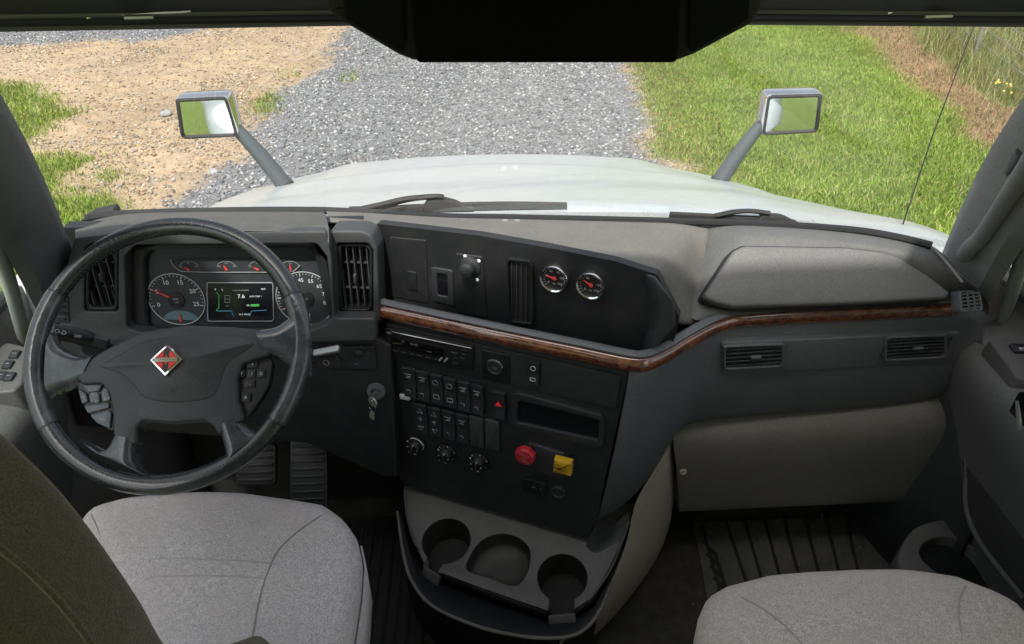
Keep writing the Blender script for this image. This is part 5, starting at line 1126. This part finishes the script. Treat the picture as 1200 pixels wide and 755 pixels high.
# raised airbag cover dome
cov = WF.pxs([(110, 428), (140, 409), (170, 395), (216, 389), (262, 390), (292, 394), (296, 406), (268, 426), (258, 450), (245, 468), (200, 474), (165, 468), (150, 452), (136, 440)], 0.03)
MB().slab(WF, cloop(cov, 120), 0.006, 0.022, 0.010, 5, dome=0.012).build('airbag_cover', M_PAD, wh)
def spoke(ra_, rb_, c0, c1, m=M_WORN):
    # a rounded leather arm between two edge lines
    A = resample(catmull([Vector(WF.px(u, v, 0.01)) for u, v in ra_], 6), 22); B = resample(catmull([Vector(WF.px(u, v, 0.01)) for u, v in rb_], 6), 22); rows = []
    for i in range(22):
        cc = c0 + (c1 - c0) * i / 21; r_ = []
        for k in range(17):
            t = k / 16; q = A[i].lerp(B[i], t); e = (1 - abs(2 * t - 1) ** 3.5) ** 0.5
            r_.append(WF.w(q.x, q.y, cc - 0.014 + 0.026 * e))
        for k in range(15, 0, -1):
            t = k / 16; q = A[i].lerp(B[i], t); e = (1 - abs(2 * t - 1) ** 3.5) ** 0.5
            r_.append(WF.w(q.x, q.y, cc - 0.014 - 0.014 * e))
        r_.append(r_[0].copy()); rows.append(r_)
    MB().grid(rows).build('spoke', m, wh, smooth=80)
spoke([(54, 385), (62, 402), (78, 412), (96, 417), (114, 414)], [(50, 466), (62, 460), (76, 456), (88, 450), (98, 446)], -0.002, 0.010)
spoke([(352, 338), (347, 356), (336, 370), (322, 381), (300, 386)], [(360, 440), (350, 440), (342, 434), (331, 424), (312, 416)], -0.002, 0.012)
spoke([(82, 512), (98, 524), (112, 528), (124, 524), (134, 508)], [(196, 572), (168, 554), (160, 546), (158, 534), (161, 516)], -0.002, 0.010)
spoke([(330, 494), (304, 504), (294, 503), (287, 497), (282, 488)], [(222, 572), (250, 554), (260, 545), (262, 530), (256, 502)], -0.002, 0.010)
# button pods
for nm, P, btn in (('l', [(89, 448), (112, 440), (130, 445), (135, 470), (134, 508), (110, 494), (93, 468)], ((110, 462, 11, 7), (98, 465, 7, 7), (113, 471, 8, 8), (125, 468, 7, 9), (115, 481, 10, 7), (120, 492, 11, 10))),
                   ('r', [(272, 414), (308, 410), (319, 424), (315, 450), (305, 468), (289, 490), (276, 486), (270, 452)], ((296, 427, 11, 7), (283, 438, 7, 7), (295, 438, 8, 8), (306, 438, 8, 7), (293, 450, 10, 7), (288, 466, 10, 9)))):
    p_ = MB().plate(WF, [fillet(WF.pxs(P, 0.01), 0.006)], -0.010, 0.008, 0.002).build('button_pod', M_BLACK, wh)
    if nm == 'l':
        for Q in (((190, 455), (245, 450), (232, 475), (205, 478)), ((181, 465), (203, 480), (207, 500), (192, 505)), ((207, 481), (232, 478), (235, 500), (211, 503)), ((236, 474), (252, 460), (261, 495), (239, 500)), ((195, 508), (238, 503), (257, 500), (256, 514), (206, 527)), ((209, 531), (255, 518), (262, 526), (258, 563), (228, 550))):
            MB().slab(WF, fillet(inset([p for p in (lambda z_: z_ if area(z_) > 0 else z_[::-1])(WF.pxs([(x_ / 1.9875, y_ / 1.9875 + 220) for x_, y_ in Q], 0.01))], 0.0006), 0.002), 0.007, 0.0125, 0.0015).build('button', M_BTN, p_)
    else:
        for (uu, vv, w_, h_) in btn:
            a, b = WF.px(uu, vv, 0.01); MB().box(WF, a, b, 0.0095, w_ * 1.4 / 867, h_ * 1.5 / 867, 0.004, 0.0012).build('button', M_BLACK, p_)
    t = MB()
    for k, (uu, vv, w_, h_) in enumerate(btn):
        a, b = WF.px(uu, vv, 0.0135); s = (('RES', '<', 'O', 'SET', '-', 'ON') if nm == 'l' else ('+', 'T', '/', 'C', '-', 'X'))[k]; t.text(WF, s, a, b, 0.0065, 0.0136)
    t.build('button_print', M_WHITE if nm == 'r' else M_GREYP, p_, smooth=0, fixn=False)
    if nm == 'r': MB().tube([WF.w(*WF.px(u, v, 0.009), 0.009) for u, v in ((278, 426), (277, 452), (281, 484))], 0.0008, 5).build('chrome_line', M_CHROME, p_)
# emblem: diamond with chrome edge, red ground, black upright and a name band
ea, eb = WF.px(196.5, 422.5, 0.034); EFm = WF.moved(ea, eb, 0.0375)
da = WF.px(215.5, 422, 0.034)[0] - ea; db = WF.px(196.5, 404, 0.034)[1] - eb
dia = [(-da, 0), (0, -db), (da, 0), (0, db)]
em = MB().slab(EFm, dia, -0.004, 0.0022, 0.001, 2).build('emblem', M_CHROME, wh, label='red and black diamond emblem with a chrome edge')
di = [(a * 0.84, b * 0.84) for a, b in dia]; MB().slab(EFm, di, 0.0, 0.0026).build('emblem_ground', M_BLACK, em)
rdm = MB()
rdm.slab(EFm, [(-da * 0.70, 0.0035), (-da * 0.18, 0.0035), (-da * 0.18, db * 0.58)], 0.0026, 0.0030).slab(EFm, [(da * 0.70, 0.0035), (da * 0.18, db * 0.58), (da * 0.18, 0.0035)], 0.0026, 0.0030)
rdm.slab(EFm, [(-da * 0.70, -0.0035), (-da * 0.18, -db * 0.58), (-da * 0.18, -0.0035)], 0.0026, 0.0030).slab(EFm, [(da * 0.70, -0.0035), (da * 0.18, -0.0035), (da * 0.18, -db * 0.58)], 0.0026, 0.0030)
rdm.slab(EFm, [(-da * 0.10, 0.0035), (0, db * 0.30), (da * 0.10, 0.0035)], 0.0026, 0.003).slab(EFm, [(-da * 0.10, -0.0035), (da * 0.10, -0.0035), (0, -db * 0.30)], 0.0026, 0.003)
rdm.build('emblem_red', M_RED, em)
MB().slab(EFm, rect(-da * 0.72, -0.0030, da * 0.72, 0.0030, 0.001), 0.0026, 0.0036).build('emblem_band', M_CHROME, em)
MB().text(EFm, 'INTERNATIONAL', 0, 0, 0.0052, 0.0037).build('emblem_text', M_BLACK, em, smooth=0, fixn=False)
a, b = WF.px(197, 460, 0.03); MB().text(WF, 'SRS', a, b, 0.006, 0.0335).build('airbag_mark', M_STACK, wh, smooth=0, fixn=False)

sc2 = thing('steering_column', WF.w(0, 0, -0.25), 'dark steering column with switch stalks behind the wheel', 'steering column')
MB().lathe(WF, 0, 0, [(0.055, -0.26), (0.06, -0.12), (0.05, -0.06), (0.045, -0.03)], 28).build('column_shroud', M_BLACK, sc2)
ls = [at_y(128, 408, 1.10), at_y(112, 401, 1.085), at_y(92, 394, 1.07), at_y(60, 388, 1.05)]
s1 = MB().tube(catmull(ls, 5), [0.009 + 0.005 * min(1, i / 8) for i in range(16)], 14).build('left_stalk', M_BLACK, sc2)
Fs = Frame(at_y(78, 388, 1.042), (ls[3] - ls[1]) * -1, (0, 0.3, 1)); MB().text(Fs, 'O-D', -0.01, -0.004, 0.010, 0.004).text(Fs, 'OFF', 0.018, -0.004, 0.007, 0.004).build('stalk_print', M_WHITE, s1, smooth=0, fixn=False)
MB().slab(Frame(at_y(118, 402, 1.075), (1, 0.0, -0.35), (0, 0.3, 1)), rect(-0.012, -0.008, 0.012, 0.010, 0.003), -0.006, 0.006, 0.002).build('stalk_collar', M_STACK, sc2)
rs_ = [at_y(352, 420, 1.12), at_y(372, 417, 1.11), at_y(400, 411, 1.10)]
MB().tube(rs_, [0.010, 0.013, 0.013], 16, flat=1.0).build('right_stalk', M_BLACK, sc2)
SF = Frame(at_y(384, 411, 1.088), rs_[2] - rs_[0], (0, 0.9, 0.6)); MB().slab(SF, fillet([(-0.030, -0.006), (0.022, -0.006), (0.024, 0.006), (-0.030, 0.006)], 0.003), -0.004, 0.003, 0.002).build('stalk_cap', M_SILVER, sc2, label='silver topped gear selector stalk')
MB().slab(Frame(at_y(386, 424, 1.092), rs_[2] - rs_[0], (0, 0.1, 1)), rect(-0.026, -0.012, 0.022, 0.012, 0.004), -0.012, 0.004, 0.003).build('stalk_body', M_BLACK, sc2)
FF = Frame(at_y(386, 424, 1.092), rs_[2] - rs_[0], (0, 0.1, 1)); ring(FF, -0.004, 0.001, 0.0055, 0.0006, 0.0046, M_GREYP, 'stalk_mark', sc2)

# pedals and mats
for (uu, vv, ww, hh, lab) in ((300, 545, 0.05, 0.10, 'brake pedal with ribbed black pad behind the steering wheel'), (362, 560, 0.045, 0.20, 'long ribbed accelerator pedal beside the console')):
    p = at_y(uu, vv, 1.36 if ww > 0.047 else 1.30); pd = thing('pedal', p, lab, 'pedal'); F = Frame(p, (1, 0, 0), (0, 0.8, 1))
    MB().slab(F, rect(-ww, -hh / 2, ww, hh / 2, 0.01), -0.01, 0.004, 0.003).build('pad', M_BLACK, pd)
    for k in range(int(hh / 0.018)): MB().box(F, 0, -hh / 2 + 0.014 + k * 0.018, 0.006, ww * 1.7, 0.006, 0.005, 0.001).build('rib', M_BLACK, pd)
    MB().tube([F.w(0, hh / 2 - 0.02, -0.01), F.w(0, hh / 2 + 0.15, -0.04)], 0.009, 8).build('lever', M_RUB, pd)
def floor_mat(o, ribs, label, z0=1.2, m_=None):
    F = Frame((0, 0, z0), (1, 0, 0), (0, 1, 0)); c = [sum(q[i] for q in o) / len(o) for i in (0, 1)]
    m = thing('floor_mat', (c[0], c[1], z0), label, 'floor mat')
    MB().slab(F, fillet(o, 0.02), 0.001, 0.012, 0.004).build('mat_sheet', m_ or M_MAT, m)
    for rr in ribs: MB().tube([Vector((p[0], p[1], z0 + 0.014)) for p in rr], 0.0045, 6).build('rib', M_RUB, m)  # dark tubes put the shade of the mat grooves into colour
fm_ = lambda u, v: tuple(at_z(u, v, 1.21).xy)
mo = [fm_(812, 612), fm_(1080, 600), fm_(1090, 720), fm_(835, 740)]
ribs = []
for (A, B) in (((822, 618), (850, 715)), ((850, 612), (880, 700)), ((872, 610), (898, 700)), ((895, 609), (920, 700)), ((918, 608), (942, 700)), ((942, 607), (966, 700)), ((966, 606), (990, 700)), ((990, 606), (1012, 700))): ribs.append([fm_(*A), fm_(*B)])
for k in range(6): ribs.append([fm_(824 + k * 4.2, 636 + k * 14), fm_(838 + k * 4.2, 650 + k * 14), fm_(844 + k * 4, 672 + k * 12)])
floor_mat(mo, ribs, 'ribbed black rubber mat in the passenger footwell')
dm = [(-0.86, 0.85), (-0.28, 0.85), (-0.28, 1.5), (-0.86, 1.5)]
ribs = [[(-0.80 + 0.03 * k, 0.95), (-0.80 + 0.03 * k, 1.46)] for k in range(17)]
floor_mat(dm, ribs, 'ribbed black rubber mat in the driver footwell', 1.2, M_RUB)  # darker rubber than the passenger mat, painting in the footwell shade
p = at_z(814, 728, 1.2); bolt = thing('floor_bolt', p, 'small shiny bolt head on the floor beside the passenger seat', 'bolt')
MB().lathe(Frame(p, (1, 0, 0), (0, 1, 0)), 0, 0, [(0.007, 0), (0.007, 0.005), (0.0045, 0.008), (0.0001, 0.008)], 6).build('bolt_head', M_CHROME, bolt)

gb = MB()
for k in range(150):
    gx_, gy_ = random.uniform(-0.3, 0.95), random.uniform(0.85, 1.45); q = random.uniform(0.0012, 0.0035); F = Frame((gx_, gy_, 1.2125), (random.random() - 0.5, random.random(), 0), (0.3, 0.4, 0.1)) if False else Frame((gx_, gy_, 1.213), (math.cos(k), math.sin(k), 0), (-math.sin(k), math.cos(k), 0))
    gb.add([F.w(-q, -q, -0.001), F.w(q, -q * 0.6, -0.001), F.w(0, q * 1.3, -0.001), F.w(0, 0, q)], [(0, 1, 3), (1, 2, 3), (2, 0, 3)])
tag(gb.build('grit', mat('grit_tan', (0.33, 0.27, 0.20), 0.9), smooth=0), 'tan grit and crumbs tracked over the cab floor and mats', 'grit', None, 'stuff')
# ------------------------------------------------------------------ doors
def door(side, label):
    X = 1.06 if side > 0 else -1.13
    d = thing('cab_door', (X, 1.0, 1.3), label, 'door')
    s = side
    # lower panel: inner skin with thickness, window sill, armrest shelf
    prof = [(0.0, 1.21), (0.0, 1.42), (-0.012, 1.49), (-0.045, 1.62), (-0.06, 1.72), (-0.10, 1.83), (-0.115, 1.89), (-0.105, 1.935), (-0.07, 1.950), (-0.02, 1.955), (0.0, 1.985), (0.012, 2.04), (0.02, 2.06)]
    rows = []
    for (yy, k) in ((0.15, 1.0), (0.6, 1.0), (1.0, 1.0), (1.16, 1.0), (1.26, 1.0), (1.31, 0.93), (1.335, 0.6), (1.345, 0.1), (1.46, 0.0)):
        rows.append([Vector((X + s * a * k * (1 if a < 0 else 1), yy, zz)) for a, zz in prof])
    MB().grid(rows).build('door_panel', M_DOOR, d, subsurf=2, solid=0.006)
    # frame upright beyond the pillar and the glass
    MB().grid([[Vector((X + s * 0.01, 0.1, 2.06)), Vector((X + s * 0.01, 1.42, 2.06))], [Vector((X - s * 0.03, 0.1, 2.74)), Vector((X - s * 0.03, 0.86, 2.74))]]).build('door_glass', M_SIDEGLASS, d)
    ch = [at_y(30, 400, 1.36), at_y(12, 335, 1.28), at_y(-8, 280, 1.20), at_y(-60, 170, 1.02)] if s < 0 else [at_y(1168, 398, 1.36), at_y(1188, 335, 1.28), at_y(1206, 280, 1.20), at_y(1250, 170, 1.02)]
    MB().tube(catmull(ch, 5), 0.014, 12).build('window_channel', M_SEAL, d)
    MB().tube([Vector((X + s * 0.0, 0.1, 2.055)), Vector((X + s * 0.0, 1.40, 2.055))], 0.014, 10).build('sill_seal', M_RUB, d)
    return d
dl = door(-1, 'grey driver door panel with switch bezel at the left edge')
dr = door(1, 'grey passenger door panel with armrest and map pocket at the right edge')
# armrest tops with switch bezels
for (d, s, pxs_, z0, scr) in ((dl, -1, [(-30, 428), (10, 404), (36, 410), (28, 452), (18, 462), (-30, 466)], 1.985, ((12, 432, 'l'), (20, 420, 'l'), (4, 445, 'l'), (14, 446, 'l'))), (dr, 1, [(1156, 400), (1178, 396), (1260, 402), (1260, 470), (1190, 446)], 1.962, ((1191, 413, 'r'),))):
    c0 = at_z((pxs_[1][0] + pxs_[2][0]) / 2, pxs_[3][1] - 20, z0); F = Frame(c0, (1, 0, 0), (0, 1, 0.12)); o = fillet(F.pxs(pxs_), 0.012)
    b_ = MB().slab(F, o, -0.05, 0.008, 0.005).build('switch_bezel', M_TRAY, d)
    for (uu, vv, _) in scr:
        a, b = F.px(uu, vv); MB().box(F, a, b, 0.010, 0.018 if s < 0 else 0.03, 0.022 if s < 0 else 0.026, 0.008, 0.002).build('window_switch', M_STACK if s < 0 else M_BLACK, b_)
        if s > 0: MB().box(F, a + 0.004, b - 0.006, 0.0155, 0.016, 0.010, 0.003, 0.001).build('switch_cap', M_SILVER, b_)
        else: MB().tube([F.w(a - 0.004, b, 0.0146), F.w(a + 0.004, b, 0.0146)], 0.0005, 4).build('switch_print', M_GREYP, b_)
# recess panel and map pocket on the passenger door, bottle hole
PX = 1.012
DRF = Frame((PX, 0.9, 1.6), (0, 1, 0), (0, 0, 1)); DRF.n = Vector((-1, 0, 0)); DRF = Frame((PX, 0.9, 1.6), (0, -1, 0), (0, 0, 1))
o = fillet(DRF.pxs([(1128, 520), (1150, 518), (1215, 580), (1260, 640), (1260, 755), (1200, 700), (1150, 640), (1132, 600)]), 0.02)
MB().slab(DRF, o, -0.01, 0.006, 0.005).build('door_insert', mat('insert_cloth', (0.050, 0.049, 0.048), 0.85, bump=0.5, bscale=300), dr)
pk = at_z(1110, 652, 1.46)
PKF = Frame(pk, (1, 0.0, 0), (0.0, 1, 0.1)); pko = cloop(PKF.pxs([(1058, 668), (1057, 640), (1074, 618), (1108, 609), (1143, 617), (1185, 650), (1225, 700), (1240, 745), (1120, 712)]), 80)
pki = cloop(PKF.pxs([(1078, 650), (1086, 634), (1108, 629), (1134, 638), (1156, 662), (1166, 686), (1140, 690), (1100, 672)]), 60)
MB().plate(PKF, [pko, pki], -0.24, 0.0, 0.004).build('map_pocket', M_DOOR, dr)
MB().slab(PKF, pki, -0.05, -0.035).build('pocket_well', M_BLACK, dr)
MB().tube(catmull([at_x(1132, 560, 1.008), at_x(1134, 525, 1.008), at_x(1146, 516, 1.008), at_x(1172, 540, 1.008), at_x(1205, 578, 1.008), at_x(1240, 620, 1.008)], 5), 0.005, 8).build('insert_edge', M_DOOR, dr)
MB().tube(catmull([at_x(1132, 560, 1.006), at_x(1133, 598, 1.004), at_x(1150, 638, 1.0), at_x(1200, 702, 1.0)], 5), 0.006, 8).build('insert_edge', M_DOOR, dr)
# lever pull on the door at the frame edge
ph = MB().slab(Frame(at_x(1197, 490, 0.955), (0, -1, 0), (0, 0, 1)), rect(-0.03, -0.05, 0.06, 0.05, 0.015), -0.01, 0.006, 0.004).build('handle_recess', M_GLOSSB, dr)
MB().tube([at_x(1195, 470, 0.955), at_x(1196, 492, 0.952), at_x(1199, 512, 0.955)], 0.008, 8).build('door_handle', M_SILVER, ph)
# driver door: pull cup and kick panel
MB().slab(Frame(at_x(15, 500, -1.05), (0, 1, 0), (0, 0, 1)), rect(-0.10, -0.035, 0.06, 0.035, 0.02), -0.02, 0.006, 0.004).build('pull_cup', M_GLOSSB, dl)
kpnl = thing('kick_panel', (-0.98, 1.35, 1.3), 'dark kick panel at the left end below the dashboard', 'kick panel')
MB().grid([[Vector((-1.12, 1.20, z_)), Vector((-1.09, 1.30, z_)), Vector((-1.02, 1.38, z_)), Vector((-0.96, 1.47, z_)), Vector((-0.94, 1.62, z_))] for z_ in (1.2, 1.6, 1.85, 1.97)]).build('panel', M_DOOR, kpnl, solid=0.01)
kp2 = thing('kick_panel', (0.98, 1.35, 1.3), 'dark kick panel at the right end below the dashboard', 'kick panel')
MB().grid([[Vector((1.03, 1.12, z_)), Vector((1.02, 1.20, z_)), Vector((0.98, 1.30, z_)), Vector((0.95, 1.45, z_)), Vector((0.94, 1.62, z_))] for z_ in (1.2, 1.5, 1.75, 1.95)]).build('panel', M_DASH, kp2, solid=0.01)

# ------------------------------------------------------------------ seats
def cushion(name, o, z1, th, m, parent, edge=0.05, crown=0.03, steps=8, wob=0.0):
    o = resample(o, 120, True); o = [(p[0], p[1]) for p in o]
    if area(o) < 0: o = o[::-1]
    n = len(o); cx = sum(p[0] for p in o) / n; cy = sum(p[1] for p in o) / n; rings = []
    rings.append([(a, b, z1 - th) for a, b in inset(o, 0.02)]); rings.append([(a, b, z1 - th + 0.03) for a, b in inset(o, 0.002)])
    for k in range(steps + 1):
        t = k / steps * math.pi / 2; rings.append([(a, b, z1 - edge + edge * math.sin(t)) for a, b in inset(o, edge * (1 - math.cos(t)))])
    last = inset(o, edge)
    for k in (0.93, 0.85, 0.75, 0.65, 0.55, 0.45, 0.35, 0.25, 0.15, 0.05): rings.append([(cx + (a - cx) * k, cy + (b - cy) * k, z1 + crown * (1 - k * k)) for a, b in last])
    vs = [Vector((a, b, c + (0.004 * mnoise.noise(Vector((a * 9, b * 9, 1))) + wob * mnoise.noise(Vector((a * 25, b * 25, 3))) if c > z1 - edge * 0.9 else 0))) for r_ in rings for a, b, c in r_]; fs = []
    for i in range(len(rings) - 1):
        for j in range(n): k2 = (j + 1) % n; fs.append((i * n + j, i * n + k2, (i + 1) * n + k2, (i + 1) * n + j))
    fs.append(tuple((len(rings) - 1) * n + j for j in range(n)))
    ob = MB().add(vs, fs).build(name, m, parent, smooth=80)
    def top(x_, y_):      # height of the crown at a point
        best = 0
        for k in range(100, 0, -5):
            pass
        dmin = min((p[0] - x_) ** 2 + (p[1] - y_) ** 2 for p in o) ** 0.5
        dc = ((x_ - cx) ** 2 + (y_ - cy) ** 2) ** 0.5
        kk_ = dc / max(1e-6, dc + max(0, dmin - edge)); 
        if dmin < edge: tt = math.acos(1 - dmin / edge) if dmin > 0 else 0; return z1 - edge + edge * math.sin(tt)
        return z1 + crown * (1 - kk_ * kk_) + 0.004 * mnoise.noise(Vector((x_ * 9, y_ * 9, 1)))
    return ob, top
def seam(pts, top, m, parent, zref, r=0.0013, name='seam'):
    P = catmull([Vector((at_z(u, v, zref).x, at_z(u, v, zref).y, 0)) for u, v in pts], 8)
    MB().tube([Vector((p.x, p.y, top(p.x, p.y) + 0.0005)) for p in P], r, 6).build(name, m, parent)
# driver seat
Z1 = 1.845
ds = thing('driver_seat', (-0.60, 0.6, 1.2), 'driver seat with worn light grey cloth cushion and olive backrest', 'seat')
o1 = [tuple(at_z(u, v, Z1 - 0.01).xy) for u, v in ((92, 604), (110, 590), (150, 579), (200, 573.5), (240, 572), (290, 574), (340, 580), (380, 588), (404, 605), (418, 625), (423, 650), (420, 690), (412, 740), (404, 790))]
o1 += [(o1[-1][0] - 0.0, 0.42), (-0.85, 0.42), (-0.86, 0.70), (-0.85, 0.90)]
cb, top1 = cushion('seat_cushion', fillet(o1, 0.02), Z1, 0.17, M_SEAT, ds, 0.035, 0.018)
seam([(376, 600), (345, 625), (326, 646), (314, 672), (304, 706), (296, 750)], top1, M_SEAMD, ds, Z1 + 0.01)
seam([(150, 659), (200, 655), (250, 658), (326, 661)], top1, M_SEAM, ds, Z1 + 0.012, 0.0012); seam([(160, 678), (230, 677), (312, 679)], top1, M_SEAM, ds, Z1 + 0.012, 0.0012)
seam([(105, 598), (118, 630), (130, 670)], top1, M_SEAMD, ds, Z1 + 0.01)
MB().slab(XY, rect(-0.84, 0.45, -0.36, 0.95, 0.04), 1.36, 1.69, 0.02).build('seat_base', M_RUB, ds)
MB().slab(XY, rect(-0.78, 0.40, -0.42, 0.90, 0.04), 1.2, 1.37, 0.02).build('seat_pedestal', M_RUB, ds)
# side valance light strip at right of the cushion
MB().grid([[Vector((p[0] + 0.004, p[1], z_)) for p in [o1[i] for i in (9, 10, 11, 12, 13)]] for z_ in (1.80, 1.70)]).build('side_trim', M_SEAT, ds, solid=0.004)
# backrest: stacked sections
edgepts = [((420, 900), 0.42), ((285, 840), 0.42), ((200, 755), 0.44), ((162, 692), 0.45), ((112, 622), 0.462), ((60, 562), 0.475), ((0, 512), 0.49), ((-70, 470), 0.50), ((-150, 445), 0.50)]
E = catmull([at_y(uv[0], uv[1], yy) for uv, yy in edgepts], 4)
rows = []
for p in E:
    xr = p.x + 0.01; xl = -1.16 - xr; xl = min(xl, xr - 0.03); th = 0.15
    sec = []
    for t in range(28):
        a = 2 * math.pi * t / 28; c_, s_ = math.cos(a), math.sin(a); ex = 0.38
        sec.append(Vector(((xr + xl) / 2 + (xr - xl) / 2 * math.copysign(abs(c_) ** ex, c_), p.y - th / 2 + th / 2 * math.copysign(abs(s_) ** ex, s_) + 0.01, p.z)))
    sec.append(sec[0].copy()); rows.append(sec)
MB().grid(rows).build('backrest', M_OLIVE, ds, smooth=80)
MB().tube(catmull([at_y(u, v, yy) for u, v, yy in ((-10, 636, 0.34), (30, 666, 0.335), (70, 706, 0.33), (104, 750, 0.32), (130, 800, 0.31))], 5), 0.003, 6).build('backrest_piping', M_OLIVE, ds)
# passenger seat
Z2 = 1.835
ps = thing('passenger_seat', (0.55, 0.5, 1.2), 'passenger seat with beige grey cloth cushion at lower right', 'seat')
o2 = [tuple(at_z(u, v, Z2 - 0.01).xy) for u, v in ((818, 790), (818, 748), (820, 716), (830, 694), (852, 681), (900, 670), (950, 664), (1000, 661.5), (1060, 663), (1120, 669), (1165, 686), (1195, 702), (1215, 725), (1225, 760), (1228, 800))]
o2 += [(o2[-1][0], 0.30), (o2[0][0], 0.30)]
cb2, top2 = cushion('seat_cushion', fillet(o2, 0.02), Z2, 0.17, M_SEAT2, ps, 0.035, 0.018)
seam([(870, 696), (898, 715), (925, 738), (948, 765)], top2, M_SEAM, ps, Z2 + 0.01, 0.0016)
seam([(1134, 682), (1126, 700), (1124, 725), (1128, 758)], top2, M_SEAM, ps, Z2 + 0.01, 0.0016)
MB().slab(XY, rect(0.26, 0.2, 0.80, 0.74, 0.04), 1.2, 1.68, 0.02).build('seat_base', M_RUB, ps)
# folded armrest of the driver seat just entering the frame
ar = at_z(298, 737, 2.02)
MB().tube([ar + Vector((0.0, -0.30, -0.01)), ar + Vector((0, -0.12, 0)), ar + Vector((0, -0.035, -0.004)), ar + Vector((0, -0.006, -0.018))], [0.045, 0.045, 0.040, 0.012], 18, flat=0.6).build('armrest', mat('armrest_cloth', (0.15, 0.13, 0.09), 0.9, bump=0.5, bscale=300, var=0.2, vscale=30), ds)
